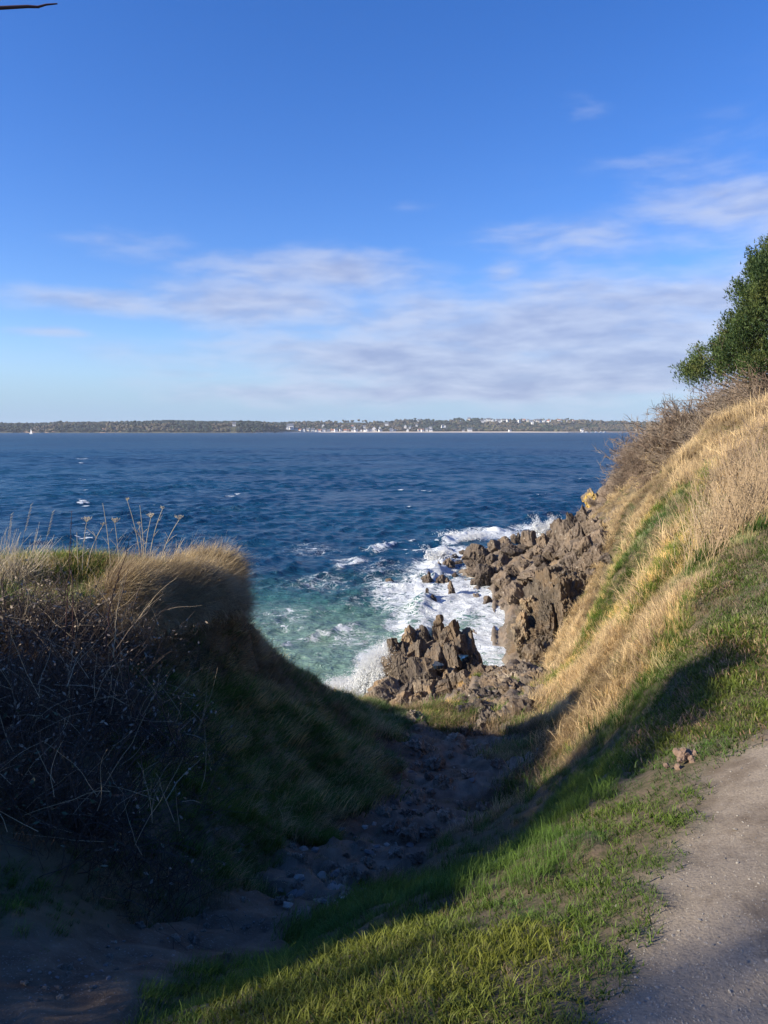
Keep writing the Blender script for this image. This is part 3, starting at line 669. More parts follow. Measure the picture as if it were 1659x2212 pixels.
for i, (u, v, wp, lab) in enumerate(big):
    b = ray(u, v); s = wp / FPX * b[1] * .5
    up = 1.0 if i == 0 else rng.uniform(.4, .8); s *= 1.25
    rock('path_rock', (b[0], b[1] + s * .3, b[2] - s * .1), (s, s * .8, s * up), M_rock_p, lab or where_path(u, v, wp), 'rock', None if lab else 'rocks cropping out of the gully path', level=4, rough=.28, seed=2300 + i, planes=8, lean=(.75, -.2, .3))

extra = scatter_px(84, (620, 1570, 1120, 1990), 15, lambda u, v: abs(u - (1000 - (v - 1560) * .95)) < 125 and (v < 1800 or u < 1070 - (v - 1700)))
for i, (u, v) in enumerate(extra):
    b = ray(u, v); s = rng.uniform(8, 24) / FPX * b[1] * .55
    rock('path_rock', (b[0], b[1], b[2] - s * .05), (s, s * rng.uniform(.6, 1), s * rng.uniform(.4, 1.0)), M_rock_p, where_path(u, v, 10), 'rock', 'rocks cropping out of the gully path', level=3, rough=.3, seed=2600 + i, planes=7, lean=(.75, -.2, .3))
extra = scatter_px(46, (40, 1930, 640, 2165), 16, lambda u, v: abs(v - (2165 - u * .38)) < 50)
for i, (u, v) in enumerate(extra):
    b = ray(u, v); s = rng.uniform(8, 26) / FPX * b[1] * .5
    rock('path_rock', (b[0], b[1], b[2] - s * .1), (s, s * rng.uniform(.6, 1), s * rng.uniform(.3, .7)), M_rock_p, f"{'dark stub' if s > .02 else 'small chip'} of rock bedded in the {'left' if u < 240 else 'middle' if u < 440 else 'right'} of the shaded near path", 'rock', 'rocks bedded in the near path', level=3, rough=.3, seed=2800 + i, planes=7, lean=(.75, -.2, .3))
# loose stones
stone_meshes = []
for i in range(6):
    V, F = rock_verts((1, .8, .55), 2, 4000 + i, rough=.1, planes=9)
    o = make_mesh('stone', V, F, None, False, link=False); stone_meshes.append(o.data)
def stone(name, P, s, mt, label, group, rz=None, tilt=0.3):
    me = random.choice(stone_meshes)
    key = me.name + mt.name
    if key not in stone_cache:
        c = me.copy(); c.materials.clear(); c.materials.append(mt); stone_cache[key] = c
    o = bpy.data.objects.new(name, stone_cache[key]); COL.objects.link(o)
    o.location = P; o.scale = (s, s * random.uniform(.8, 1.1), s * random.uniform(.6, 1))
    o.rotation_euler = (random.uniform(-tilt, tilt), random.uniform(-tilt, tilt), random.uniform(0, 6.28))
    return tag(o, label, 'stone', group)
stone_cache = {}
named = [(1587, 1793, 9, 'palest stone, lying alone on the grey track'), (1492, 1828, 5, 'small pale stone between the grass and the track'), (1437, 2095, 0, ''), (1332, 1961, 7, 'white stone half buried in the verge grass'), (1512, 1991, 7, 'pale pebble on the bare track beside the dark mud'), (1622, 1472, 9, 'pinkish stone in the shaded turf at the frame edge')]
for (u, v, wp, lab) in named:
    if not wp: continue
    b = ray(u, v); s = wp / FPX * np.hypot(b[1], 10 - b[2]) * .62
    stone('stone', (b[0], b[1], b[2] + s * .35), s, M_stone, lab, None)
r = np.random.default_rng(91)
def stones(n, pts, smin, smax, lab, grp, mt):
    um = float(np.median([p_[0] for p_ in pts])); vm = float(np.median([p_[1] for p_ in pts]))
    for i in range(n):
        u, v = pts[i]
        b = ray(u, v); s = r.uniform(smin, smax) ** 1.0
        stone('stone', (b[0], b[1], b[2] + s * .1), s, mt[i % len(mt)], f"{lab}, {'bigger' if s > (smin + smax) / 2 else 'lesser'} one {'farther off' if v < vm else 'closer by'} {'on its left' if u < um else 'on its right'}", grp)
gp = scatter_px(90, (600, 1560, 1120, 1960), 5, lambda u, v: abs(u - (1010 - (v - 1560) * .85)) < 120 and (v < 1800 or u < 1080 - (v - 1700)))
stones(90, gp, .015, .055, 'small grey stone lying on the gully path', 'loose stones on the gully path', [M_stone_d, M_stone, M_stone_d])
gp = scatter_px(45, (60, 1960, 620, 2160), 6, lambda u, v: abs(v - (2165 - u * .36)) < 45)
stones(45, gp, .004, .013, 'small stone on the dark near path', 'loose stones on the near path', [M_stone_d, M_stone_d])
gp = scatter_px(135, (1330, 1560, 1659, 2212), 7, lambda u, v: u > 1300 + (2212 - v) * .42 + 20)
stones(135, gp, .002, .008, 'tiny pebble on the grey track', 'pebbles on the grey track', [M_stone, M_stone_d, M_stone])
gp = scatter_px(900, (1280, 1540, 1659, 2212), 17, lambda u, v: u > 1290 + (2212 - v) * .42 and r.uniform() < (v - 1450) / 760)
GV, GF = [], []
for i, (u, v) in enumerate(gp):
    b = ray(u, v); s = r.uniform(.0012, .0036); V, F = rock_verts((s, s, s * .6), 1, 5200 + i % 9, rough=.1)
    GF.append(F + i * len(V)); GV.append(V + b)
tag(make_mesh('grit', np.concatenate(GV), np.concatenate(GF), M_stone, False), 'fine pale grit strewn over the grey track', None, None, 'stuff')
# little heap of dug earth on the verge
eh = empty('molehill', ray(1480, 1645), 'small heap of crumbly brown earth in the shaded verge', 'earth heap')
M_earth = simple_mat('dug_earth', (0.20, 0.135, 0.095), .95, .35, 30)
for i in range(46):
    a = r.uniform(0, 6.28); q = abs(r.normal()) * .5
    x, y = .10 * q * math.cos(a) * 1.3, .10 * q * math.sin(a); s = r.uniform(.012, .03)
    V, F = rock_verts((s, s, s * .8), 1, 5000 + i, rough=.2)
    o = make_mesh('clod', V, F, M_earth, False, parent=eh); o.location = (x, y, max(0.005, .055 - q * .045))

# ------------------------------------------------------------------ sea
def rings():
    a = [9.0]
    while a[-1] < 420: a.append(a[-1] + 0.045 + a[-1] * 0.0036)
    while a[-1] < 9000: a.append(a[-1] * 1.022)
    return np.array(a)
SR = rings()
SA = np.radians(np.r_[np.linspace(-115, -33, 50)[:-1], np.linspace(-33, 33, 520), np.linspace(33, 75, 24)[1:]])
RR, AA = np.meshgrid(SR, SA, indexing='ij')
SX = (RR * np.sin(AA)).ravel(); SY = (RR * np.cos(AA)).ravel(); SP = np.c_[SX, SY]
dr = np.gradient(SR)[:, None].repeat(len(SA), 1).ravel(); rad_ = RR.ravel()
wr = np.random.default_rng(5)
lift = np.zeros(len(SX)); ddx = np.zeros(len(SX)); ddy = np.zeros(len(SX)); sharp = np.zeros(len(SX))
calm = 0.45 + 0.55 * sstep(30, 55, SY)
gust = 0.8 + 0.45 * vnoise(SP / 23.0, 8) + .25 * vnoise(SP / 7.0, 9)
for i in range(96):
    lam = math.exp(wr.uniform(math.log(0.45), math.log(6.0)))
    th = math.radians(-68) + wr.normal() * 0.62          # travel direction, angle from +x
    k = 2 * math.pi / lam; dx, dy = math.cos(th), math.sin(th)
    amp = 0.0112 * lam ** 0.66 * wr.uniform(.6, 1.3)
    fade = np.clip((lam / dr - 2.0) / 1.5, 0, 1)
    ph = k * (SX * dx + SY * dy) + wr.uniform(0, 6.28)
    A = amp * fade * gust * calm
    s, c = np.sin(ph), np.cos(ph)
    lift += A * s; ddx += A * c * dx * .85; ddy += A * c * dy * .85; sharp += A * k * s
uu, vv, _ = project(np.c_[SX, SY, np.zeros(len(SX))])
# broken water: centre u,v, half sizes and strength; along the wash and round the rocks
FB = [(690, 1260, 150, 40, .42), (620, 1330, 120, 50, .43), (760, 1380, 120, 40, .47), (860, 1300, 90, 50, .56), (1060, 1380, 62, 52, 1.0), (1000, 1290, 80, 50, .95), (1080, 1330, 50, 40, .95), (960, 1320, 60, 40, .85), (900, 1270, 55, 35, .8), (940, 1225, 60, 25, .85), (985, 1195, 60, 16, .8),
      (1060, 1155, 90, 13, .8), (990, 1162, 50, 9, .85), (1150, 1142, 60, 9, .75), (880, 1330, 50, 26, .65), (860, 1350, 40, 20, .75), (890, 1385, 60, 25, .6), (820, 1260, 60, 24, .58), (750, 1212, 45, 7, .5), (730, 1225, 30, 6, .42),
      (810, 1190, 60, 9, .45), (700, 1320, 80, 25, .36), (620, 1360, 90, 22, .40), (560, 1320, 60, 12, .34), (700, 1420, 110, 18, .38), (800, 1420, 60, 30, .55), (780, 1500, 90, 34, 1.0), (850, 1500, 50, 30, 1.0), (1080, 1435, 60, 30, .55), (500, 1072, 16, 3, .5),
      (820, 1440, 55, 50, .95), (740, 1500, 50, 25, .9), (850, 1280, 70, 40, .62), (780, 1300, 120, 50, .40), (1045, 1390, 70, 20, .9), (1105, 1290, 30, 30, .6), (940, 1280, 90, 60, .5), (920, 1250, 110, 60, .5)]
foam = np.zeros(len(SX))
for (a, b_, ra, rb, k) in FB:
    foam = np.maximum(foam, k * np.exp(-(((uu - a) / ra) ** 2 + ((vv - b_) / rb) ** 2) * .8) * (SY > 5))
foam = np.maximum(foam, 0.42 * sstep(120, 60, rad_) * sstep(.5, .9, vnoise(SP / 9, 31) * .5 + .5) * sstep(400, 700, uu))
wc = .6 * vnoise(SP * np.array([.05, .11]), 77) + .95 * vnoise(SP * np.array([.5, 1.7]) / np.clip(rad_ / 60, 1, 6)[:, None], 78) + .9 * sharp
thr = 1.22
cap = sstep(thr, thr + .28, wc) * (rad_ < 2300)
foam = np.maximum(foam, cap * .85)
# local breakers: raised crests
def breaker(u0, v0, u1, v1, hgt, wid):
    a = hit_z(u0, v0, 0)[:2]; b = hit_z(u1, v1, 0)[:2]; d = b - a; L = np.linalg.norm(d); d /= L
    q = SP - a; s = q @ d; n = q @ np.array([-d[1], d[0]])
    n = n + .35 * vnoise(np.c_[s * .9, n * .2], 55) + .22 * vnoise(np.c_[s * 2.6, n * 1.2], 56); hgt = hgt * (.75 + .35 * vnoise(np.c_[s * 1.3, n * .9], 57))
    e = np.exp(-np.clip(np.maximum(-s, s - L), 0, None) ** 2 / (L * .15) ** 2)
    return hgt * e * np.exp(-(n / wid) ** 2), e * np.exp(-((n + wid * .5) / (wid * .9)) ** 2)
for args in [((960, 1172), (1075, 1146), .55, .9, .85), ((880, 1400), (905, 1290), .40, .6, .7), ((722, 1226), (775, 1212), .34, .4, .6), ((800, 1192), (835, 1176), .35, .5, .7), ((925, 1250), (955, 1190), .45, .6, .85), ((483, 1073), (492, 1071), .2, .3, .6), ((506, 1069), (514, 1067), .2, .35, .75), ((697, 1028), (703, 1027), .2, .35, .7), ((600, 1395), (760, 1350), .18, .4, .5)]:
    (a, b_), (c_, d_), hh, ww, fk = args
    l_, f_ = breaker(a, b_, c_, d_, hh, ww); lift += l_; foam = np.maximum(foam, fk * f_)
bh = np.full(len(SX), -9.0); sel = (rad_ < 120)
bh[sel] = base_h(SP[sel])
shore = sstep(-1.3, -.1, bh) * (SX > -3)
foam = np.maximum(foam, .52 * shore)
foam *= 1 - .9 * np.exp(-(((uu - 1108) / 20) ** 2 + ((vv - 1350) / 20) ** 2)) * (SY > 5)
lift *= 1 - .75 * sstep(-1.0, .2, bh)
lift += 0.10 * foam * fbm(np.c_[SP * 1.8, np.zeros(len(SP))], 3, seed=60) * (rad_ < 90)
# how much the pale sandy bottom shows through
shal = sstep(56, 35, SY + .25 * np.abs(SX - 1) + 6 * vnoise(SP / 11, 12)) 
SV = np.c_[SX + ddx, SY + ddy, lift]
m, t, out = mat('sea_water')
p = pos(t)
pf = t.scalev(p, (0.55, 1.0, 1.0))
w1 = t.noise(pf, 1.6, 6, 0.62, .6)
w2 = t.noise(pf, 7.0, 4, 0.6, .4)
big = t.noise(p, 0.02, 3, 0.6)
deep = t.mix(t.ramp(big, [(0.38, 0.0), (0.62, 1.0)]), (0.0035, 0.040, 0.092), (0.006, 0.060, 0.118))
mid_ = t.mix(t.noise(p, 0.16, 3, .6), (0.014, 0.090, 0.100), (0.085, 0.190, 0.145))
pale = t.mix(t.noise(p, 0.3, 3, .6), (0.105, 0.205, 0.160), (0.20, 0.29, 0.225))
sh = attr(t, 'shallow')
c = t.mix(t.mapr(sh, 0.0, .55), deep, mid_)
c = t.mix(t.mapr(sh, .5, 1.0), c, pale)
# foam: lace of broken cells
wv_ = t.noise(p, 0.9, 3, .6, 0, out=1)
wv2 = t.new('ShaderNodeVectorMath', operation='MULTIPLY_ADD'); t.l.new(wv_, wv2.inputs[0]); wv2.inputs[1].default_value = (1.5, 1.5, 0); t.l.new(p, wv2.inputs[2])
pw = t.scalev(wv2.outputs[0], (0.62, 1.0, 0.0))
vo = t.new('ShaderNodeTexVoronoi', feature='DISTANCE_TO_EDGE'); t.l.new(pw, vo.inputs['Vector']); vo.inputs['Scale'].default_value = 1.9
vo2 = t.new('ShaderNodeTexVoronoi', feature='DISTANCE_TO_EDGE'); t.l.new(pw, vo2.inputs['Vector']); vo2.inputs['Scale'].default_value = 5.5
lace = t.math('SUBTRACT', 1.0, t.math('MULTIPLY', t.math('MINIMUM', vo.outputs[0], t.math('MULTIPLY', vo2.outputs[0], 1.6)), 3.2), clamp=True)
patt = t.math('ADD', t.math('MULTIPLY', lace, .42), t.math('MULTIPLY', t.noise(pw, 2.2, 6, .7), .62))
fa = attr(t, 'foam')
fe = t.math('SUBTRACT', 1.06, fa)
fk = t.math('DIVIDE', t.math('SUBTRACT', patt, fe), 0.16, clamp=True)
fk = t.math('MAXIMUM', fk, t.mapr(fa, .95, 1.2, 0, .8))
fk = t.math('MULTIPLY', fk, t.math('GREATER_THAN', fa, 0.05))
w3 = t.noise(t.scalev(p, (.35, 1, 1)), .35, 5, .65, .5)
bmp = bump(t, t.math('ADD', t.math('ADD', w1, t.math('MULTIPLY', w2, .30)), t.math('MULTIPLY', w3, 2.2)), 1.0, 0.34)
ln_ = t.new('ShaderNodeVectorMath', operation='LENGTH'); t.l.new(p, ln_.inputs[0]); far_ = t.mapr(t.math('LOGARITHM', ln_.outputs['Value'], 10), 1.5, 2.9)
b = pbsdf(t, c, t.mapr(far_, 0, 1, .14, .38), t.mapr(far_, 0, 1, .40, .07), bmp); b.inputs['IOR'].default_value = 1.33
fo = t.new('ShaderNodeBsdfPrincipled'); 
fcol = t.mix(t.noise(pw, 3.0, 5, .7), (0.62, 0.68, 0.68), (0.93, 0.95, 0.95))
t.l.new(fcol, fo.inputs['Base Color']); fo.inputs['Roughness'].default_value = .8
t.l.new(bump(t, t.noise(pw, 2.6, 6, .7), 1.0, 0.45), fo.inputs['Normal'])
mx = t.new('ShaderNodeMixShader'); t.l.new(fk, mx.inputs[0]); t.l.new(b.outputs[0], mx.inputs[1]); t.l.new(fo.outputs[0], mx.inputs[2])
t.l.new(mx.outputs[0], out.inputs[0])
nA = len(SA)
sea = make_mesh('sea', SV, grid_faces(nA, len(SR))[:, ::-1], m, True, {'foam': foam, 'shallow': shal})
tag(sea, kind='structure'); sea['label'] = 'wind roughened blue bay turning green and foamy near the rocks'

# tide pools caught in the outcrop
M_pool = simple_mat('pool_water', (0.02, 0.05, 0.09), 0.03, .1, 2, .5)
for (u, v, wp, yy, lab) in [(1000, 1417, 13, 25.3, 'small rock pool mirroring the sky high in the outcrop'), (945, 1434, 14, 24.9, 'murky little pool low in the outcrop centre')]:
    P = hit_y(u, v, yy); s = wp / FPX * yy
    a = np.linspace(0, 2 * math.pi, 14)[:-1]
    rr_ = s * (.8 + .25 * np.sin(a * 3 + u))
    Vt = np.c_[rr_ * np.cos(a), rr_ * 1.5 * np.sin(a), np.zeros(13)]; Vb = Vt * .7; Vb[:, 2] = -.12
    F = [np.array([list(range(13))]), np.array([list(range(25, 12, -1))]), np.array([[i, i + 13, (i + 1) % 13 + 13, (i + 1) % 13] for i in range(13)])]
    o = make_mesh('rock_pool', np.r_[Vt, Vb], F, M_pool); o.location = P
    tag(o, lab, 'rock pool')

# ------------------------------------------------------------------ spray
m, t, out = mat('spray_white')
d1 = t.new('ShaderNodeBsdfDiffuse'); d1.inputs[0].default_value = (.96, .97, .97, 1)
d2 = t.new('ShaderNodeBsdfTranslucent'); d2.inputs[0].default_value = (.93, .95, .96, 1)
mx = t.new('ShaderNodeMixShader'); mx.inputs[0].default_value = .45; t.l.new(d1.outputs[0], mx.inputs[1]); t.l.new(d2.outputs[0], mx.inputs[2]); t.l.new(mx.outputs[0], out.inputs[0])
M_spray = m
OCT = np.array([(1, 1, 1), (-1, -1, 1), (-1, 1, -1), (1, -1, -1)], float) * .75
OCF = np.array([(0, 1, 2), (0, 3, 1), (0, 2, 3), (1, 3, 2)])
def droplets(name, P, s, label, cat=None):
    n = len(P); J = rng.uniform(.6, 1.4, (n, 1, 3))
    V = (P[:, None, :] + OCT[None] * s[:, None, None] * J).reshape(-1, 3)
    F = (OCF[None] + (np.arange(n) * 4)[:, None, None]).reshape(-1, 3)
    o = make_mesh(name, V, F, M_spray, True); tag(o, label, None, None, 'stuff'); return o
n = 150000
s_ = rng.uniform(0, 1, n) ** .85
a = hit_z(722, 1508, 0); b_ = hit_z(846, 1440, 0); b_[1] = 26.6; b_[0] = hit_y(846, 1440, 26.6)[0]
hgt = .45 + 2.1 * s_ ** 1.1
q = rng.beta(1.0, 1.8, n)
P = a[None] * (1 - s_[:, None]) + b_[None] * s_[:, None]
q = np.where(rng.uniform(0, 1, n) < .25, rng.uniform(0, 1, n) ** 1.1, q * .8)
P[:, 2] = hgt * q * (1 + .35 * vnoise(np.c_[s_ * 9, q * 2], 3))
lump_ = vnoise(np.c_[s_ * 11, q * 4, 0 * q], 14); P[:, 2] *= 1 + .25 * lump_
P[:, 0] += rng.normal(0, .10, n) + .3 * (1 - s_) * rng.normal(0, 1, n) + .35 * q * vnoise(np.c_[s_ * 14, q * 5], 4)
P[:, 1] += rng.normal(0, .30, n) - .25 * lump_
sz_ = (.034 * (1 - q) ** 1.0 + .008) * rng.uniform(.5, 1.25, n)
ns, nq = 70, 40
gs, gq = np.meshgrid(np.linspace(-.08, 1.03, ns), np.linspace(-1, 1, nq), indexing='ij'); gs, gq = gs.ravel(), gq.ravel()
prof = np.maximum(0, 1 - gq ** 2) ** 1.3
PB = a[None] * (1 - gs[:, None]) + b_[None] * gs[:, None]
nz = fbm(np.c_[gs * 9, gq * 2.4, 0 * gs], 5, .6, seed=701); nz2 = fbm(np.c_[gs * 9, gq * 2.4, 0 * gs + 5], 4, .6, seed=702)
PB[:, 2] = (.45 + 1.45 * np.clip(gs, 0, 1) ** 1.1) * prof * (1 + .55 * nz) - .12
PB[:, 1] += gq * .75 + .25 * nz2; PB[:, 0] += gq * .25 + .22 * nz
tag(make_mesh('breaking_wave', PB, grid_faces(nq, ns), M_spray, True), 'white breaking wave piled against the left side of the outcrop', None, None, 'stuff')
droplets('wave_spray', P, sz_, 'white wave exploding into spray against the left side of the outcrop')
def burst(u, v, yy, hgt, wid, n, label):
    c0 = hit_y(u, v, yy); c0[2] = .1
    q = rng.beta(1, 1.7, n); x = rng.normal(0, 1, n) * wid * (.25 + .35 * q) 
    P = c0[None] + np.c_[x + .3 * wid * vnoise(np.c_[q * 6, x * 2], 5), rng.normal(0, wid * .4, n), hgt * q * (1 + .3 * vnoise(np.c_[x * 4, q * 0], 6))]
    droplets('wave_spray', P, (.045 * (1 - q) + .014) * rng.uniform(.5, 1.2, n) * (yy / 60) ** .7, label)
burst(1174, 1160, 70, 2.0, 1.1, 9000, 'tall plume of white spray behind the rocky point')
burst(944, 1200, 58, 1.0, .9, 5000, 'low burst of spray at the tip of the surf')
burst(870, 1385, 33, .75, 1.0, 8000, 'spray flying off the wave just behind the outcrop')
burst(1000, 1150, 70, .6, 2.0, 3500, 'foam tossed off the breaker beyond the point')

# ------------------------------------------------------------------ grass
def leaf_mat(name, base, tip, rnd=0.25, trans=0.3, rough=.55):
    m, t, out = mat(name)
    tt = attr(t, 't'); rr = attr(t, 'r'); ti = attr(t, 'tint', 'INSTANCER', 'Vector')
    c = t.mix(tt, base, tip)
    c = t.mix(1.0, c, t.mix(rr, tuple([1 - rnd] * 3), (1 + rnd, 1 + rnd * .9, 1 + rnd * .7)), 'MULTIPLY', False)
    c = t.mix(1.0, c, ti, 'MULTIPLY', False)
    b = pbsdf(t, c, rough, .25)
    tr = t.new('ShaderNodeBsdfTranslucent'); t.l.new(c, tr.inputs[0])
    mx = t.new('ShaderNodeMixShader'); mx.inputs[0].default_value = trans
    t.l.new(b.outputs[0], mx.inputs[1]); t.l.new(tr.outputs[0], mx.inputs[2]); t.l.new(mx.outputs[0], out.inputs[0])
    return m
def tuft(name, n, L, spread, wid, bend, az_sd, mat_, seed, segs=3, curl=0.0, lmin=.45):
    r = np.random.default_rng(seed)
    s = np.linspace(0, 1, segs + 1)
    Vs, Fs, T, R = [], [], [], []
    off = 0
    for i in range(n):
        a = r.uniform(0, 6.283); q = spread * math.sqrt(r.uniform()); x0, y0 = q * math.cos(a), q * math.sin(a)
        l = L * r.uniform(lmin, 1.1); az_ = r.normal(0, az_sd) if az_sd < 2 else r.uniform(-math.pi, math.pi)
        bd = bend * r.uniform(.3, 1.35)
        ang = math.radians(8) + bd * (s ** 1.1) + (curl * r.normal() * s ** 2)
        ds = l / segs
        hx = np.r_[0, np.cumsum(np.sin((ang[:-1] + ang[1:]) / 2) * ds)]; hz_ = np.r_[0, np.cumsum(np.cos((ang[:-1] + ang[1:]) / 2) * ds)]
        az2 = az_ + r.normal(0, .35) * s
        px_ = x0 + hx * np.cos(az2); py_ = y0 + hx * np.sin(az2)
        wa = az_ + math.pi / 2 + r.normal(0, .7)
        w_ = wid * r.uniform(.6, 1.3) * (1 - s * .9) * .5
        A = np.c_[px_ - w_ * math.cos(wa), py_ - w_ * math.sin(wa), hz_]; B = np.c_[px_ + w_ * math.cos(wa), py_ + w_ * math.sin(wa), hz_]
        V = np.empty((2 * (segs + 1), 3)); V[0::2] = A; V[1::2] = B
        Vs.append(V)
        for k in range(segs):
            j = off + 2 * k; Fs.append((j, j + 1, j + 3, j + 2))
        T.append(np.repeat(s, 2)); R.append(np.full(2 * (segs + 1), r.uniform()))
        off += 2 * (segs + 1)
    return make_mesh(name, np.concatenate(Vs), np.array(Fs), mat_, True, {'t': np.concatenate(T), 'r': np.concatenate(R)}, link=False)

def scatter(name, protos, P, rot, scl, idx, tint, label):
    """one mass made of instanced tufts"""
    c = bpy.data.collections.new(name + '_sources')
    for o in protos: c.objects.link(o)
    me = bpy.data.meshes.new(name); n = len(P)
    me.vertices.add(n); me.vertices.foreach_set('co', np.asarray(P, np.float32).ravel())
    for nm, arr in (('rot', rot), ('scl', scl), ('tint', tint)):
        at = me.attributes.new(nm, 'FLOAT_VECTOR', 'POINT'); at.data.foreach_set('vector', np.asarray(arr, np.float32).ravel())
    at = me.attributes.new('idx', 'INT', 'POINT'); at.data.foreach_set('value', np.asarray(idx, np.int32))
    o = bpy.data.objects.new(name, me); COL.objects.link(o)
    ng = bpy.data.node_groups.new(name, 'GeometryNodeTree')
    ng.interface.new_socket('Geometry', in_out='INPUT', socket_type='NodeSocketGeometry'); ng.interface.new_socket('Geometry', in_out='OUTPUT', socket_type='NodeSocketGeometry')
    g = NT(ng); gi = g.new('NodeGroupInput'); go = g.new('NodeGroupOutput')
    ci = g.new('GeometryNodeCollectionInfo'); ci.inputs['Collection'].default_value = c
    ci.inputs['Separate Children'].default_value = True; ci.inputs['Reset Children'].default_value = True
    ip = g.new('GeometryNodeInstanceOnPoints')
    def na(nm, typ):
        a = g.new('GeometryNodeInputNamedAttribute', data_type=typ); a.inputs['Name'].default_value = nm; return a.outputs['Attribute']
    g.l.new(gi.outputs[0], ip.inputs['Points']); g.l.new(ci.outputs[0], ip.inputs['Instance'])
    ip.inputs['Pick Instance'].default_value = True
    g.l.new(na('idx', 'INT'), ip.inputs['Instance Index'])
    er = g.new('FunctionNodeEulerToRotation'); g.l.new(na('rot', 'FLOAT_VECTOR'), er.inputs[0]); g.l.new(er.outputs[0], ip.inputs['Rotation'])
    g.l.new(na('scl', 'FLOAT_VECTOR'), ip.inputs['Scale'])
    g.l.new(ip.outputs[0], go.inputs[0])
    md = o.modifiers.new('scatter', 'NODES'); md.node_group = ng
    tag(o, label, None, None, 'stuff'); return o

def frames(nrm, lean, upmix):
    """euler angles of frames with z along a mix of the normal and up, x towards the lean"""
    z = nrm * (1 - upmix) + np.array([0, 0, 1.0]) * upmix; z /= np.linalg.norm(z, axis=1)[:, None]
    x = lean - z * (lean * z).sum(1)[:, None]; x /= np.linalg.norm(x, axis=1)[:, None] + 1e-9
    y = np.cross(z, x)
    return np.c_[np.arctan2(y[:, 2], z[:, 2]), -np.arcsin(np.clip(x[:, 2], -1, 1)), np.arctan2(x[:, 1], x[:, 0])]

def gnormal(P):
    e = .12
    gx_ = (ground_z(P + [e, 0]) - ground_z(P - [e, 0])) / (2 * e); gy_ = (ground_z(P + [0, e]) - ground_z(P - [0, e])) / (2 * e)
    n = np.c_[-gx_, -gy_, np.ones(len(P))]; sl = np.hypot(gx_, gy_)
    return n / np.linalg.norm(n, axis=1)[:, None], gx_, gy_, sl

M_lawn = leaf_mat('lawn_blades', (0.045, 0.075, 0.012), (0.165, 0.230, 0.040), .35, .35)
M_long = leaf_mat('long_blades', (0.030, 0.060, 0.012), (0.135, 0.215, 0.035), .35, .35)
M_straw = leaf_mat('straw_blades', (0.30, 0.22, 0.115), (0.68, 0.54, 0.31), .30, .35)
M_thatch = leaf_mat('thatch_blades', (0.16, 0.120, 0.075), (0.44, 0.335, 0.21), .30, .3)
fam = {}
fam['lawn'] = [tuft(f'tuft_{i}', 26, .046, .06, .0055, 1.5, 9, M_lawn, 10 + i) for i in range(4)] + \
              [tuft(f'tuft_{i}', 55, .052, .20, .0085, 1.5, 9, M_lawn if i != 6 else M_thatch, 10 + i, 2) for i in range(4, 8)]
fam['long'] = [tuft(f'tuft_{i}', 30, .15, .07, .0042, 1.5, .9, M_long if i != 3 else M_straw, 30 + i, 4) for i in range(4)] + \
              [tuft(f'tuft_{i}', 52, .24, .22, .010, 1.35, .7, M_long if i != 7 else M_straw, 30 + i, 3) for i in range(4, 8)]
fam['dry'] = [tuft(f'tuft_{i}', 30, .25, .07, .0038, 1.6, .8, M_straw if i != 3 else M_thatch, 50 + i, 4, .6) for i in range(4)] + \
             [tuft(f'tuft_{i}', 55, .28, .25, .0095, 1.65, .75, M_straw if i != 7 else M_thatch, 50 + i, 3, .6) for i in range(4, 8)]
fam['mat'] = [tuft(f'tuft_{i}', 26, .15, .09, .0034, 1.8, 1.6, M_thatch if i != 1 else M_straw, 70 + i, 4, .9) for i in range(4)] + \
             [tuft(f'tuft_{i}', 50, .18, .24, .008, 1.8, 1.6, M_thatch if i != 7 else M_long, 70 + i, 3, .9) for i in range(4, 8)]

def sample(n, r0, r1, a0, a1, seed, expo=1.0):
    r = np.random.default_rng(seed)
    a = np.radians(r.uniform(a0, a1, n))
    # density per square metre falls roughly like r^-expo
    k = 2 - expo
    rr = (r.uniform(0, 1, n) * (r1 ** k - r0 ** k) + r0 ** k) ** (1 / k)
    return np.c_[rr * np.sin(a), rr * np.cos(a)]
PA = np.r_[sample(105000, 1.3, 34, -38, 38, 1, .75), sample(30000, 20, 80, 5, 40, 2, 1.2), sample(16000, 6, 15, -38, 0, 3, 1.0)]
steep_extra = sample(70000, 4, 20, -34, 28, 4, 1.0)
_, _, _, sl = gnormal(steep_extra)
PA = np.r_[PA, steep_extra[rng.uniform(0, 1, len(sl)) < np.clip((sl - .6) * .5, 0, 1)]]
kz = kind_at(PA, 1.0, 5)
onl = (poly_sd(PA, PLAT) < -.05) & (PA[:, 1] > 5)
kz = np.where(onl & (PA[:, 0] < -2.9 + .5 * vnoise(PA * 1.2, 401)), np.where(vnoise(PA * 1.6, 402) > .45, 3, 2), np.where(onl, 3, kz))
gzv = ground_z(PA); nr, gxx, gyy, sl = gnormal(PA); rr_ = np.hypot(PA[:, 0], PA[:, 1])
rnd = rng.uniform(0, 1, len(PA))
patch = fbm(PA * .8, 3, seed=101); patch2 = fbm(PA * 2.1 + 7, 3, seed=111)
leftside = PA[:, 0] < (-0.2 + PA[:, 1] * .055)
wind = np.tile(np.array([0.9, 0.35, 0.0]), (len(PA), 1)); wind[leftside] = (1.0, -.1, 0)
down = np.c_[-gxx, -gyy, -(sl ** 2)]; down /= np.linalg.norm(down, axis=1)[:, None] + 1e-6
swirl = fbm(PA * .7, 3, seed=131)
ca, sa = np.cos(swirl * 2.2), np.sin(swirl * 2.2)
wind = np.c_[wind[:, 0] * ca - wind[:, 1] * sa, wind[:, 0] * sa + wind[:, 1] * ca, wind[:, 2]]
def px_poly(pts): return np.array([ray_base(u, v)[:2] for u, v in pts])
nzz = .14 * vnoise(PA * 1.1, 403) + .08 * vnoise(PA * 3.1, 404) - .06
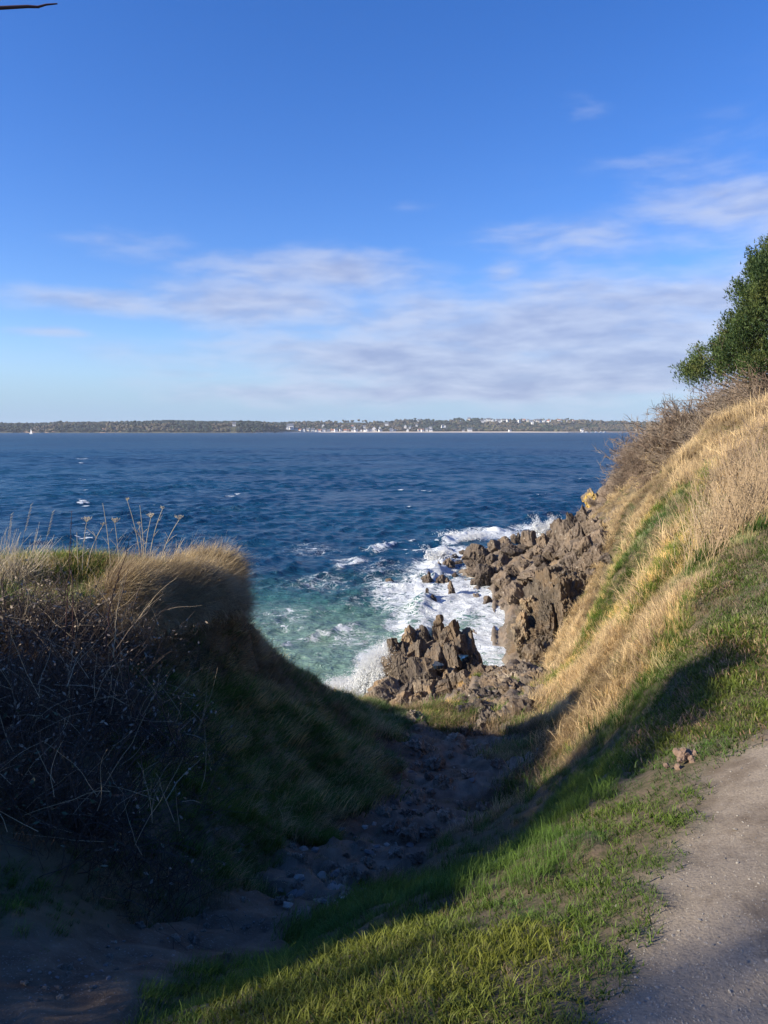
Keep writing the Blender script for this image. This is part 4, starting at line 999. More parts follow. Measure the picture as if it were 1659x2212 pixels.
for pts, kk in [([(1325, 1190), (1360, 1150), (1420, 1118), (1500, 1105), (1548, 1125), (1552, 1195), (1500, 1225), (1440, 1262), (1350, 1262)], 2), ([(1268, 1260), (1320, 1245), (1345, 1290), (1320, 1350), (1275, 1345)], 2),
                ([(1505, 1235), (1560, 1195), (1659, 1170), (1800, 1200), (1800, 1560), (1659, 1560), (1520, 1560), (1440, 1500), (1470, 1400), (1500, 1320)], 1)]:
    kz = np.where(poly_sd(PA, px_poly(pts)) < nzz * np.clip(rr_ / 12, .3, 1.5) + (.22 if pts[0][0] == 1325 else 0), kk, kz)
masks = {'lawn': [], 'long': [], 'dry': [], 'mat': []}
gravelly = (kz == 0)
base_ok = (gzv > .9) & (rr_ < 85)
soilk = (kz == 5) | (kz == 6)
def pick(fm):
    if fm == 'lawn': return (((kz == 1) & (rnd < .95 * sstep(-.85, -.40, patch2 + .3 * patch))) | (gravelly & (rnd < .05) & (patch > .15)) | (soilk & (rnd < .03)))
    if fm == 'long': return ((kz == 2) & (rnd < .8)) | ((kz == 7) & (rnd < .75)) | ((kz == 3) & (rnd > .94)) | ((kz == 4) & (rnd > .82)) | ((kz == 6) & (patch > .3) & (rnd < .35) & (gzv > 2.4))
    if fm == 'dry': return ((kz == 3) & (rnd < .9 * sstep(-.75, -.3, patch2))) | ((kz == 2) & (rnd > .92) & (rr_ > 7)) | ((kz == 7) & (rnd > .92)) | ((kz == 8) & (rnd < .12) & (rr_ > 12)) | ((kz == 6) & (patch < -.45) & (rnd < .3) & (gzv > 3.5))
    if fm == 'mat': return ((kz == 4) & (rnd < .8)) | ((kz == 8) & (rnd > .5)) | ((kz == 7) & (rnd > .75) & (rnd < .92)) | ((kz == 1) & (rnd > .91)) | ((kz == 3) & (rnd > .80) & (rnd < .94)) | (soilk & (rnd > .965) & (gzv > 3))
labels = {'lawn': 'short trodden green turf with bare patches along the track', 'long': 'long lush green grass combed over by the wind on the slopes', 'dry': 'long straw coloured grass swept over the bank and headland slope', 'mat': 'brown matted thatch of dead grass on the gully sides'}
for fi, fm in enumerate(['lawn', 'long', 'dry', 'mat']):
    s = pick(fm) & base_ok
    Q = PA[s]; n = len(Q); R_ = rr_[s]
    far = R_ > (5.5 if fm == 'lawn' else 9) * rng.uniform(.75, 1.3, n)
    idx = rng.integers(0, 4, n) + np.where(far, 4, 0)
    idx = np.where((fm == 'long') & (R_ < 7) & (idx % 4 == 3), idx - 1 - rng.integers(0, 2, n), idx)
    hs_ = rng.uniform(.6, 1.25, n) * (1 + .45 * patch[s] + .35 * patch2[s])
    hs_ = hs_ * np.where(soilk[s], .6, 1) * np.where(gravelly[s], .6, 1)
    big_ = np.clip(R_ / 22, 1, 1.9)
    droop = leftside[s] & (sl[s] > .5)
    lean = wind[s] * 1.0 + rng.normal(0, .42, (n, 3)) * np.array([1, 1, 0])
    lean = np.where(droop[:, None], wind[s] * .25 + down[s] * 1.2, lean + down[s] * np.clip(sl[s] - .4, 0, 1)[:, None] * .5)
    if fm == 'lawn': lean = rng.normal(0, 1, (n, 3)) * [1, 1, 0]
    up = .55 if fm != 'lawn' else .4
    rot = frames(nr[s], lean, up)
    g_ = patch2[s][:, None]
    if fm in ('lawn',):
        tint = np.clip(1 + g_ * np.array([.45, .18, .0]), .5, 1.6) * rng.uniform(.8, 1.25, (n, 1)) * np.where(patch[s][:, None] > .1, [1.22, 1.05, 1.0], [.9, 1.0, .9])
    elif fm == 'long':
        tint = np.clip(1 + patch[s][:, None] * np.array([.7, .3, .0]), .5, 1.8) * rng.uniform(.75, 1.25, (n, 1)) * np.where((kz[s] == 7)[:, None], [1.15, 1.15, .95], [1.15, 1.15, .9])
    else:
        tint = (1 + g_ * .55 + .3 * patch[s][:, None]) * rng.uniform(.7, 1.25, (n, 1)) * np.array([1, .97, .93]) * np.where((kz[s] == 8)[:, None], [.7, .6, .55], [1, 1, 1])
    hs_ = np.clip(hs_, .45, 1.3) * np.where(R_ > 25, .8, 1) * np.where(sl[s] > .7, .72, 1)
    if fm == 'dry': hs_ = hs_ * np.where((patch2[s] > .25) & (R_ > 8) & (Q[:, 0] > 4.2), 1.55, 1)
    if fm in ('long', 'mat'): hs_ = hs_ * np.where((R_ < 7) & (~leftside[s] | (Q[:, 1] < 4.0)), (.55 if fm == 'long' else .14) + .05 * R_, 1)
    sc3 = np.c_[hs_ * big_, hs_ * big_, hs_]
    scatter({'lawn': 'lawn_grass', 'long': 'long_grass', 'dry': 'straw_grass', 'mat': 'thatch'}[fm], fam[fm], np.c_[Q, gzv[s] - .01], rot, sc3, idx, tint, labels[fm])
    

# shaggy dry grass spilling over the lip of the left bank
lip = []
for k in range(2600):
    u = rng.uniform(235, 505); v = 1306 + rng.normal(0, 26) - max(0, (u - 330)) * .32
    if u > 470: v = rng.uniform(1190, 1330)
    lip.append(ray(u, v))
lip = np.array(lip); ok = lip[:, 1] < 13; lip = lip[ok]
n = len(lip); nr2, g1, g2, s2 = gnormal(lip[:, :2])
ln = np.c_[np.full(n, .85), np.full(n, -.35), np.full(n, -.25)] + rng.normal(0, .25, (n, 3))
scatter('overhanging_grass', [tuft(f'tuft_{i}', 40, .36, .07, .0062, 1.85, .5, M_straw if i % 2 else M_thatch, 90 + i, 4, .4) for i in range(4)], lip, frames(nr2, ln, .5), rng.uniform(.5, 1.45, (n, 1)) * np.ones((1, 3)), rng.integers(0, 4, n), rng.uniform(.7, 1.15, (n, 1)) * np.ones((1, 3)), 'shaggy dry grass spilling over the lip of the left bank')

rimp = np.array([ray(rng.uniform(300, 500), rng.uniform(1212, 1262)) for _ in range(420)]); rimp = rimp[rimp[:, 1] < 12.2]; n = len(rimp); nr3, _, _, _ = gnormal(rimp[:, :2])
scatter('wind_blown_straw', [tuft(f'tuft_{i}', 12, .50, .05, .0055, .95, .35, M_straw, 95 + i, 4, .4, .3) for i in range(3)], rimp, frames(nr3, np.c_[np.full(n, 1.0), rng.normal(-.1, .3, n), rng.normal(0, .15, n)], .6), rng.uniform(.45, 1.15, (n, 1)) * np.ones((1, 3)), rng.integers(0, 3, n), rng.uniform(.85, 1.25, (n, 1)) * np.ones((1, 3)), 'ragged pale straw blown over the seaward end of the left bank')
# ------------------------------------------------------------------ twigs
def tubes(paths, sides=3):
    """paths: list of (points, r0, r1)"""
    Vs, Fs = [], []; off = 0
    ang = np.linspace(0, 2 * math.pi, sides + 1)[:-1]
    for pts, r0, r1 in paths:
        pts = np.asarray(pts, float); n = len(pts)
        T = np.gradient(pts, axis=0); T /= np.linalg.norm(T, axis=1)[:, None] + 1e-9
        ref = np.array([0.31, 0.95, 0.05]) if abs(T[0, 2]) > .8 else np.array([0.05, 0.1, 1.0])
        A = np.cross(T, ref); A /= np.linalg.norm(A, axis=1)[:, None] + 1e-9; B = np.cross(T, A)
        rr = np.linspace(r0, r1, n)[:, None, None]
        V = pts[:, None, :] + rr * (A[:, None, :] * np.cos(ang)[None, :, None] + B[:, None, :] * np.sin(ang)[None, :, None])
        Vs.append(V.reshape(-1, 3))
        i = np.arange(n - 1)[:, None] * sides; j = np.arange(sides)[None, :]; j2 = (j + 1) % sides
        Fs.append((np.stack([i + j, i + j2, i + sides + j2, i + sides + j], -1)).reshape(-1, 4) + off)
        off += n * sides
    return np.concatenate(Vs), np.concatenate(Fs)
def wander(r, p0, d, L, n, wob=.15, grav=0.0):
    P = [np.array(p0, float)]; d = np.array(d, float); d /= np.linalg.norm(d)
    for _ in range(n):
        d = d + r.normal(0, wob, 3); d[2] -= grav; d /= np.linalg.norm(d); P.append(P[-1] + d * L / n)
    return np.array(P)
M_twig = simple_mat('bramble_stem', (0.060, 0.042, 0.032), .7, .4, 6)
M_twig_d = simple_mat('dark_shoot', (0.075, 0.035, 0.030), .6, .3, 6)
M_twig_p = simple_mat('pale_dead_stalk', (0.40, 0.315, 0.20), .7, .3, 6)
M_brush = simple_mat('shrub_twig', (0.185, 0.132, 0.092), .8, .35, 1.5)
M_brush2 = simple_mat('grey_shrub_twig', (0.24, 0.19, 0.14), .8, .35, 1.5)
M_bark = simple_mat('bark', (0.15, 0.115, 0.085), .9, .4, 5)
M_deadleaf = simple_mat('withered_leaf', (0.26, 0.205, 0.15), .7, .4, 9)
M_bleaf = simple_mat('bramble_leaf', (0.045, 0.065, 0.030), .5, .5, 9)
def leaves(r, P, size, n_per=1):
    """small bent leaf faces at points"""
    P = np.asarray(P); n = len(P)
    a = r.normal(size=(n, 3)); a /= np.linalg.norm(a, axis=1)[:, None]; b = np.cross(a, r.normal(size=(n, 3))); b /= np.linalg.norm(b, axis=1)[:, None]
    s = (size * r.uniform(.5, 1.3, n))[:, None]
    V = np.stack([P - a * s, P + b * s * .45, P + a * s, P - b * s * .45], 1).reshape(-1, 3)
    F = np.arange(n * 4).reshape(-1, 4)
    return V, F
bush_spots = [(60, 1560, 5.4, 'thickest bramble bush filling the dark left edge'), (200, 1500, 6.2, 'bramble bush with pale grass in it below the sunlit ledge'), (270, 1600, 6.0, 'bramble bush at the right end of the thicket'), (40, 1760, 4.3, 'low bramble bush nearest the lower left corner'),
              (190, 1740, 4.7, 'bramble bush hanging over the brown thatch'), (20, 1440, 6.6, 'bramble bush low behind the sunlit leaves'), (110, 1400, 6.9, 'bramble bush catching sunlight on its upper leaves'), (215, 1415, 7.3, 'bramble tangle at the top just under the grassy ledge'), (-60, 1560, 5.0, 'bramble bush cut by the left frame edge')]
for bi, (u, v, yy, lab) in enumerate(bush_spots):
    r = np.random.default_rng(600 + bi)
    b0 = hit_y(u, v, yy); b0[2] = ground_z([b0[:2]])[0]
    e = empty('bramble_bush', b0, lab, 'bramble bush')
    ps, lp_ = [], []
    for k in range(430):
        a = r.uniform(0, 6.28); q = r.uniform(0, .75)
        x, y = q * math.cos(a), q * math.sin(a) * .7
        z = ground_z([[b0[0] + x, b0[1] + y]])[0] - b0[2] - .03
        d = (r.normal(.1, .55), r.normal(-.15, .4), r.uniform(.35, 1.5))
        L = r.uniform(.25, .85)
        pth = wander(r, (x, y, z), d, L, 7, .22, .07)
        ps.append((pth, r.uniform(.0016, .0036), .0011)); lp_.append(pth[3:])
        if r.uniform() < .6:
            ps.append((wander(r, pth[4], d + r.normal(0, 1, 3), L * .4, 4, .25), .0022, .0011))
    for k in range(7):
        ps.append((wander(r, (r.uniform(-.4, .4), r.uniform(-.2, .2), 0), (r.normal(0, .3), r.normal(-.1, .2), 1.3), r.uniform(.5, .95), 9, .13, .03), .009, .003))
    V, F = tubes(ps); make_mesh('stems', V, F, M_twig, False, parent=e)
    pale = [(wander(r, (r.uniform(-.7, .7), r.uniform(-.5, .2), r.uniform(0, .4)), (r.normal(0, .7), r.normal(-.1, .3), r.uniform(.2, 1.2)), r.uniform(.2, .6), 6, .12, .03), .0020, .0008) for k in range(34)]
    V, F = tubes(pale); make_mesh('dead_stalks', V, F, M_twig_p, False, parent=e)
    LP = np.concatenate(lp_); LP = LP[r.uniform(0, 1, len(LP)) < (.40 if yy > 6 else .15)]
    V, F = leaves(r, LP + r.normal(0, .02, LP.shape), .019); o = make_mesh('withered_leaves', V, F, M_deadleaf if bi % 2 == 0 or yy > 6 else M_bleaf, False, parent=e); o['kind'] = 'stuff'

# tall thorny shoots
def shoot(pts_uv, yy, rad, lab, seed, thorns=40, m_=None):
    P = np.array([hit_y(u, v, yy) for u, v in pts_uv]); b0 = P[0].copy()
    e = empty('bramble_shoot', b0, lab, 'bramble shoot')
    s = np.linspace(0, len(P) - 1, 22); Q = np.array([P[int(min(x, len(P) - 1.001))] * (1 - x % 1) + P[int(min(x, len(P) - 1.001)) + 1] * (x % 1) if x < len(P) - 1 else P[-1] for x in s]) - b0
    r = np.random.default_rng(seed); Q[1:-1] += r.normal(0, .004, Q[1:-1].shape)
    V, F = tubes([(Q, rad, rad * .3)], 5); make_mesh('stem', V, F, m_ or M_twig_d, True, parent=e)
    ps = []
    for k in range(thorns):
        i = r.integers(1, len(Q)); d = np.array([r.choice([-1, 1]) * r.uniform(.6, 1), r.normal(0, .4), r.uniform(-.2, .5)])
        ps.append((np.array([Q[i], Q[i] + d * r.uniform(.010, .024)]), .0016, .0004))
    V, F = tubes(ps); make_mesh('thorns', V, F, m_ or M_twig_d, False, parent=e)
shoot([(140, 1400), (146, 1290), (150, 1200), (155, 1105)], 6.0, .006, 'tall thin thorny shoot rising highest above the left ledge', 1)
shoot([(158, 1380), (157, 1280), (153, 1170)], 6.1, .005, 'shorter thorny shoot just right of the tallest one', 2)
shoot([(228, 1400), (236, 1310), (262, 1230), (284, 1159)], 5.8, .0065, 'thorny shoot leaning right across the sunlit ledge', 3)
shoot([(245, 1420), (252, 1320), (268, 1240)], 5.9, .005, 'bare pale twig standing beside the leaning thorny shoot', 4, 14, M_twig_p)
shoot([(300, 1540), (360, 1590), (410, 1640), (430, 1680)], 5.2, .0042, 'dark arching stem hanging across the green slope', 5, 16)
shoot([(1155, 1745), (1150, 1700), (1130, 1650)], 7.6, .004, 'thin bare stem bending over the foot of the right slope', 6, 6)
shoot([(1280, 1590), (1270, 1545), (1250, 1510)], 8.2, .005, 'dark branching twig rising from the sunlit straw slope', 7, 10)
shoot([(1280, 1590), (1283, 1550), (1272, 1490)], 8.2, .005, 'second dark twig close against the branching one', 8, 10)

# dried umbels on the ledge
M_umb = simple_mat('dry_stalk', (0.50, 0.42, 0.29), .7, .25, 8)
umb = [((241, 1203), (222, 1087), 0, 'tall dried stalk without a head, left of the tallest'), ((306, 1188), (275, 1082), 1, 'tallest dried flower stalk on the ledge, bent at its tip'), ((313, 1182), (302, 1091), 0, 'straight bare dried stalk right of the tallest'),
       ((322, 1190), (351, 1100), 1, 'dried flower stalk leaning right with a small high umbel'), ((342, 1194), (387, 1123), 2, 'rightmost dried flower head, an open umbel facing the sea'), ((312, 1195), (326, 1119), 2, 'dried umbel rising in the middle of the cluster'),
       ((260, 1203), (248, 1130), 2, 'broad dried umbel left of the cluster centre'), ((178, 1210), (187, 1128), 2, 'leftmost dried umbel, standing apart'), ((186, 1206), (222, 1136), 1, 'dried flower stalk slanting right from the leftmost pair'),
       ((310, 1196), (301, 1134), 1, 'short dried umbel among the taller stalks'), ((170, 1208), (166, 1150), 0, 'short bare dried stalk at the left of the ledge')]
for i, ((u0, v0), (u1, v1), hd, lab) in enumerate(umb):
    r = np.random.default_rng(800 + i); b0 = ray(u0, v0 + 50)
    if b0[1] > 12: b0 = hit_y(u0, v0 + 50, 9.8)
    tp = hit_y(u1, v1, b0[1]) - b0
    e = empty('dried_flower_stalk', b0, lab, 'dried flower stalk')
    md_ = tp * .5 + np.array([-.10 * np.sign(tp[0]) * min(1, abs(tp[0]) * 4), 0, .02])
    s = np.linspace(0, 1, 10)[:, None]; Q = (1 - s) ** 2 * 0 + 2 * s * (1 - s) * md_ + s ** 2 * tp
    ps = [(Q, .0060, .0035)]
    for k in range(2):
        i0 = r.integers(4, 8); ps.append((wander(r, Q[i0], (r.choice([-1, 1]) * .8, r.normal(0, .2), 1), r.uniform(.08, .2), 3, .1), .003, .0016))
    V, F = tubes(ps, 4); make_mesh('stem', V, F, M_umb, True, parent=e)
    if hd:
        rays_ = []
        for k in range(14 if hd == 2 else 7):
            a = k * 2.4; q = r.uniform(.3, 1); L = (.055 if hd == 2 else .028)
            d = np.array([math.cos(a) * q, math.sin(a) * q, .75]); c1 = tp + d * L * .6; c2 = tp + d * L
            rays_.append((np.array([tp, c1, c2]), .0022, .0016))
            for j in range(3): rays_.append((np.array([c2, c2 + r.normal(0, .007, 3) + [0, 0, .008]]), .002, .0028))
        V, F = tubes(rays_); make_mesh('seed_head', V, F, M_umb, False, parent=e)
# pale plume grass tussocks at the left end of the ledge
for i, (u, v, hh, lab) in enumerate([(15, 1272, .74, 'pale feathery tussock at the left end of the ledge'), (62, 1272, .50, 'smaller brownish tussock just right of the feathery one')]):
    r = np.random.default_rng(820 + i); b0 = ray(u, v); ps = []
    for k in range(200):
        ps.append((wander(r, (r.normal(0, .13), r.normal(0, .12), 0), (r.normal(.25, .4), r.normal(0, .3), 1), hh * r.uniform(.4, 1.05), 6, .09, .04), .0035, .0012))
    V, F = tubes(ps); o = make_mesh('grass_tussock', V, F, M_umb if i == 0 else M_twig_p, False); o.location = b0; tag(o, lab, 'grass tussock')
for i, (a, b_, lab) in enumerate([((25, 1195), (66, 1093), 'tall plume stem reaching from the left tussock'), ((75, 1195), (113, 1108), 'thin plume stem slanting right of the left tussock'), ((0, 1180), (24, 1113), 'plume stem at the very left edge')]):
    P0 = ray(a[0], 1272); P1 = hit_y(b_[0], b_[1], P0[1]); s = np.linspace(0, 1, 9)[:, None]; L = P1 - P0
    V, F = tubes([(s * L + np.c_[.05 * (s * (1 - s)), 0 * s, .15 * s * (1 - s)], .004, .0012)] + [(np.array([L * q, L * q + [.03, 0, .035]]), .0035, .001) for q in np.linspace(.7, 1, 8)], 4)
    o = make_mesh('plume_stem', V, F, M_umb); o.location = P0; tag(o, lab, 'grass stem')

# clump of dead stalks at the top of the verge
M_dst = simple_mat('dead_stalk', (0.31, 0.225, 0.135), .8, .5, 4)
for ci, (u, v, yy, n, hgt, wid, lab, mt) in enumerate([(1595, 1176, 9.9, 640, 1.15, .50, 'tall clump of tangled dead stalks above the green verge', M_dst), (1655, 1090, 11.2, 360, 1.2, .8, 'dead stalk clump half cut by the frame edge behind the tall one', M_dst), (1545, 1125, 11.2, 170, .7, .4, 'low tangle of pale stalks leaning from the tall clump', M_twig_p), (1600, 1040, 12.8, 300, 1.0, 1.0, 'reddish bramble patch behind the dead stalk clump', M_brush)]):
    r = np.random.default_rng(840 + ci); b0 = hit_y(u, v, yy); b0[2] = ground_z([b0[:2]])[0]; ps = []
    e = empty('dead_stalk_clump', b0, lab, 'stalk clump')
    for k in range(n):
        x, y = r.normal(0, wid * .5), r.normal(0, wid * .4); z = ground_z([[b0[0] + x, b0[1] + y]])[0] - b0[2]
        L = hgt * r.uniform(.3, 1.1)
        pth = wander(r, (x, y, z - .02), (r.normal(.15, .32), r.normal(0, .3), 1), L, 5, .13, .03); ps.append((pth, .0045, .0022))
        if r.uniform() < .5:
            q = pth[r.integers(2, 5)]; ps.append((wander(r, q, (r.normal(0, 1), r.normal(0, .6), r.normal(.1, .5)), L * r.uniform(.2, .5), 3, .2), .0032, .0015))
    V, F = tubes(ps); make_mesh('stalks', V, F, mt, False, parent=e)
    V, F = leaves(r, np.concatenate([p_[0][2:] for p_ in ps[::9]]) + r.normal(0, .03, (sum(len(p_[0]) - 2 for p_ in ps[::9]), 3)), .022); o = make_mesh('withered_leaves', V, F, mt, False, parent=e); o['kind'] = 'stuff'

EV = []
# ------------------------------------------------------------------ shrubs and trees on the headland
def shrub_mesh(seed, lean=(.15, .0), n=48, fl=1.0):
    """returns stems and fine twigs of a bare rounded shrub of unit radius"""
    r = np.random.default_rng(seed); st, tw = [], []
    for k in range(n):
        a = r.uniform(0, 6.28); q = r.uniform(0, 1) ** .6
        d = np.array([math.cos(a) * q * 1.0 + lean[0], math.sin(a) * q + lean[1], r.uniform(.35, 1.0)])
        L = r.uniform(.55, .95)
        p = wander(r, (r.normal(0, .12), r.normal(0, .12), -.05), d, L, 5, .13); st.append((p, .016, .005))
        for j in range(7):
            i = r.integers(2, 6); d2 = d + r.normal(0, .7, 3); p2 = wander(r, p[i], d2, L * r.uniform(.25, .5), 4, .2); st.append((p2, .006, .003))
            for h_ in range(5):
                i2 = r.integers(1, 5); tw.append((wander(r, p2[i2], d2 + r.normal(0, .8, 3), r.uniform(.10, .24), 2, .25), .0042 * fl, .002 * fl))
    return tubes(st), tubes(tw)
SHR = []
for i in range(4):
    (V1, F1), (V2, F2) = shrub_mesh(900 + i, (-.05 + .1 * i, 0), 44, 1.25)
    a = make_mesh('branches', V1, F1, M_brush2 if i % 2 else M_brush, False, link=False).data
    b_ = make_mesh('twigs', V2, F2, M_brush if i % 3 else M_brush2, False, link=False).data
    SHR.append((a, b_))
def shrub(u, v, yy, R, lab, k, group=None, squash=.9):
    b0 = hit_y(u, v, yy); b0[2] = min(ground_z([b0[:2]])[0], b0[2] + 4)
    e = empty('bare_shrub', b0 - [0, 0, .1], lab, 'shrub', group, k * 1.7)
    for nm, me in zip(('branches', 'twigs'), SHR[k % 4]):
        o = bpy.data.objects.new(nm, me); COL.objects.link(o); o.parent = e; o['kind'] = 'stuff' if nm == 'twigs' else 'thing'
    e.scale = (R, R, R * squash)
sh_list = []
k = 0
g = 'bare shrubs crowding the headland slope'
for (u, v, yy, R) in [(1335, 1030, 48, 1.5), (1350, 1000, 46, 1.6), (1370, 975, 44, 1.7), (1330, 1060, 44, 1.2), (1360, 1045, 40, 1.3), (1390, 955, 42, 1.7), (1395, 1000, 38, 1.4), (1410, 930, 40, 1.7), (1425, 965, 36, 1.4), (1440, 905, 38, 1.8), (1450, 945, 32, 1.4),
                      (1470, 885, 35, 1.8), (1480, 925, 30, 1.4), (1500, 895, 32, 1.7), (1520, 920, 28, 1.3), (1540, 890, 30, 1.6), (1570, 905, 27, 1.3), (1600, 890, 29, 1.5), (1560, 870, 33, 1.6), (1620, 910, 24, 1.1), (1650, 900, 24, 1.2), (1680, 900, 23, 1.3), (1480, 870, 42, 1.9), (1520, 865, 40, 1.8),
                      (1345, 1080, 38, .9), (1380, 1040, 34, 1.0), (1415, 1005, 31, 1.0), (1640, 880, 30, 1.6), (1700, 870, 27, 1.6), (1450, 875, 46, 2.0)]:
    shrub(u, v - 6, yy, R * 1.25, f"leafless brown shrub {'on the skyline under the conifer' if u > 1490 else 'on the crest of the headland' if v < 950 else 'half way up the headland slope' if v < 1020 else 'low on the headland slope above the rocks'}", k, g); k += 1
shrub(1283, 1110, 50, .6, 'small dry bush clinging to the headland rocks', 1)
shrub(1300, 1410, 13.2, .28, 'little pinkish bush at the edge of the straw slope above the buttress', 2)

m, t, out = mat('conifer_leaf')
rr = attr(t, 'r'); c = t.mix(rr, (0.022, 0.048, 0.016), (0.105, 0.150, 0.038))
c = t.mix(t.ramp(t.noise(pos(t), 1.1, 3), [(0.5, 0.0), (0.7, .7)]), c, (0.13, 0.13, 0.030))
b = pbsdf(t, c, .6, .25); tr = t.new('ShaderNodeBsdfTranslucent'); t.l.new(c, tr.inputs[0]); mx = t.new('ShaderNodeMixShader'); mx.inputs[0].default_value = .2
t.l.new(b.outputs[0], mx.inputs[1]); t.l.new(tr.outputs[0], mx.inputs[2]); t.l.new(mx.outputs[0], out.inputs[0]); M_con = m
def conifer(seed, H=6.6, R=3.9, z0=1.3, clumps=900, per=62, leaf=.052, prof=1.0, pw=.88):
    """tapered trunk, sweeping limbs and a crown of upright leafy sprays"""
    r = np.random.default_rng(seed)
    tr_ = wander(r, (0, 0, -.4), (.02, 0, 1), H + .2, 12, .03)
    limbs, P, N = [], [], []
    for k in range(clumps):
        q = r.uniform(0, 1) ** 1.25; z = z0 + q * (H - z0)
        a = r.uniform(0, 6.28)
        lump = 1 + .16 * math.sin(a * 3 + z * 1.7 + seed) + .10 * math.sin(a * 7 - z * 3.1)
        rad = R * (1 - q ** prof) ** pw * lump * (r.uniform(.35, 1.0) ** .45) + .12
        P.append((math.cos(a) * rad, math.sin(a) * rad, z + .10 * rad * (0 if q > .3 else -.5) + r.normal(0, .06)))
        if k % 7 == 0:
            zb = max(.3, z - rad * .38 - .2); p0 = np.array([0, 0, zb]); p1 = np.array(P[-1])
            s = np.linspace(0, 1, 8)[:, None]; pm = p0 * (1 - s) + p1 * s; pm[:, 2] += -.12 * rad * (s * (1 - s))[:, 0] * 2; pm += np.r_[np.zeros((1, 3)), r.normal(0, .04, (6, 3)), np.zeros((1, 3))]
            limbs.append((pm, .045 * (1 - q) + .016, .008))
    # bare lower limbs fanning out under the crown
    for k in range(110):
        a = r.uniform(0, 6.28); rad = R * r.uniform(.35, .95)
        p = wander(r, (0, 0, r.uniform(.1, 1.1)), (math.cos(a), math.sin(a), r.uniform(.12, .55)), rad, 7, .09); limbs.append((p, .028, .006))
        for j in range(4): i = r.integers(3, 8); limbs.append((wander(r, p[i], (math.cos(a), math.sin(a), .6) + r.normal(0, .5, 3), r.uniform(.4, .9), 4, .15), .010, .004))
    P = np.array(P); Vs, Rs = [], []
    for c0 in P:
        s = r.uniform(.18, .36); n = int(per * (s / .25) ** 1.3)
        out_ = np.array([c0[0], c0[1], 0]); out_ /= np.linalg.norm(out_) + 1e-6
        ax = out_ * .55 + np.array([0, 0, .9]); ax /= np.linalg.norm(ax)
        q = r.normal(0, 1, (n, 3)) * s * .42; along = r.uniform(-.6, 1.1, n)[:, None] * s
        C = c0 + q * (1 - .45 * (along / s)) + ax * along
        d = ax + r.normal(0, .55, (n, 3)); d /= np.linalg.norm(d, axis=1)[:, None]
        w_ = np.cross(d, r.normal(0, 1, (n, 3))); w_ /= np.linalg.norm(w_, axis=1)[:, None]
        L = leaf * r.uniform(.7, 1.5, n)[:, None]
        Vs.append(np.stack([C - w_ * L * .34, C + w_ * L * .34, C + d * L * 1.5], 1).reshape(-1, 3)); Rs.append(np.repeat(np.clip(r.uniform(.0, .7) + r.normal(0, .2, n), 0, 1), 3))
    V = np.concatenate(Vs); F = np.arange(len(V)).reshape(-1, 3)
    crown = make_mesh('crown', V, F, M_con, False, {'r': np.concatenate(Rs)}, link=False).data
    V, F = tubes(limbs, 4); lm = make_mesh('limbs', V, F, M_bark, True, link=False).data
    V, F = tubes([(tr_, .24, .03)], 9); tm = make_mesh('trunk', V, F, M_bark, True, link=False).data
    return (('trunk', tm), ('limbs', lm), ('crown', crown))
def plant_tree(name, parts, loc, lab, cat, rz=0, sc_=(1, 1, 1), group=None):
    e = empty(name, loc, lab, cat, group, rz); e.scale = sc_
    for nm, me in parts:
        o = bpy.data.objects.new(nm, me); COL.objects.link(o); o.parent = e
        if nm == 'crown': o['kind'] = 'stuff'
    return e
con1 = conifer(31, H=6.9, R=3.65, clumps=2100, per=90, leaf=.050, prof=.92, pw=1.08)
tp = hit_y(1750, 880, 25.0); tz = ground_z([tp[:2]])[0]
plant_tree('cypress_tree', con1, (tp[0], tp[1], tz - .1), 'dense dark green conifer cut by the right frame edge above the bare shrubs', 'conifer', .4, (1.02, 1.02, (17.9 - tz) / 6.6))
def bare_tree(seed, H=6.0, lv=4, spread=.75, ivy=0):
    r = np.random.default_rng(seed); ps, tips = [], []
    def grow(p, d, L, rad, depth):
        pth = wander(r, p, d, L, 5, .10, -.01); ps.append((pth, rad, rad * .62))
        if depth == 0: tips.append(pth[-1]); return
        for j in range(r.integers(3, 5)):
            i = r.integers(2, 6); dd = (pth[-1] - pth[0]) / L + r.normal(0, spread, 3) * [1, 1, .6]; dd[2] += .25
            grow(pth[i], dd, L * r.uniform(.55, .8), rad * .52, depth - 1)
    grow(np.array([0, 0, -.2]), (.05, 0, 1), H * .38, .15, lv)
    V, F = tubes(ps[:1], 8); tm = make_mesh('trunk', V, F, M_bark, True, link=False).data
    V, F = tubes(ps[1:], 3); cm = make_mesh('crown', V, F, M_brush2, False, link=False).data
    return (('trunk', tm), ('crown', cm))
bt1 = bare_tree(5); bt2 = bare_tree(9, 5.2)
for i, (u, v, yy, s, lab, bt) in enumerate([(1500, 862, 30, .34, 'bare pale grey shrub tree against the sky left of the conifer', bt1), (1560, 850, 27, .42, 'bare branching small tree under the conifer crown', bt2), (1610, 850, 29, .46, 'tangled bare tree below the middle of the conifer', bt1), (1655, 850, 26, .42, 'bare tree trunk cluster below the conifer at the frame edge', bt2), (1460, 880, 36, .34, 'outermost bare shrub tree on the skyline', bt2)]):
    b0 = hit_y(u, v, yy); b0[2] = ground_z([b0[:2]])[0]
    plant_tree('bare_tree', bt, b0, lab, 'bare tree', i * 1.3, (s * 1.2, s * 1.2, s))
for i, (x, y, s, lab) in enumerate([(-5.6, 3.3, .27, 'unseen evergreen bush added left of the bramble thicket to shade it, nearest the path'), (-6.3, 4.6, .25, 'unseen evergreen bush added behind the bramble thicket to shade it'), (-5.2, 1.9, .30, 'small unseen evergreen bush added beside the lower path for its shade')]):
    EV.append((x, y, s, lab))
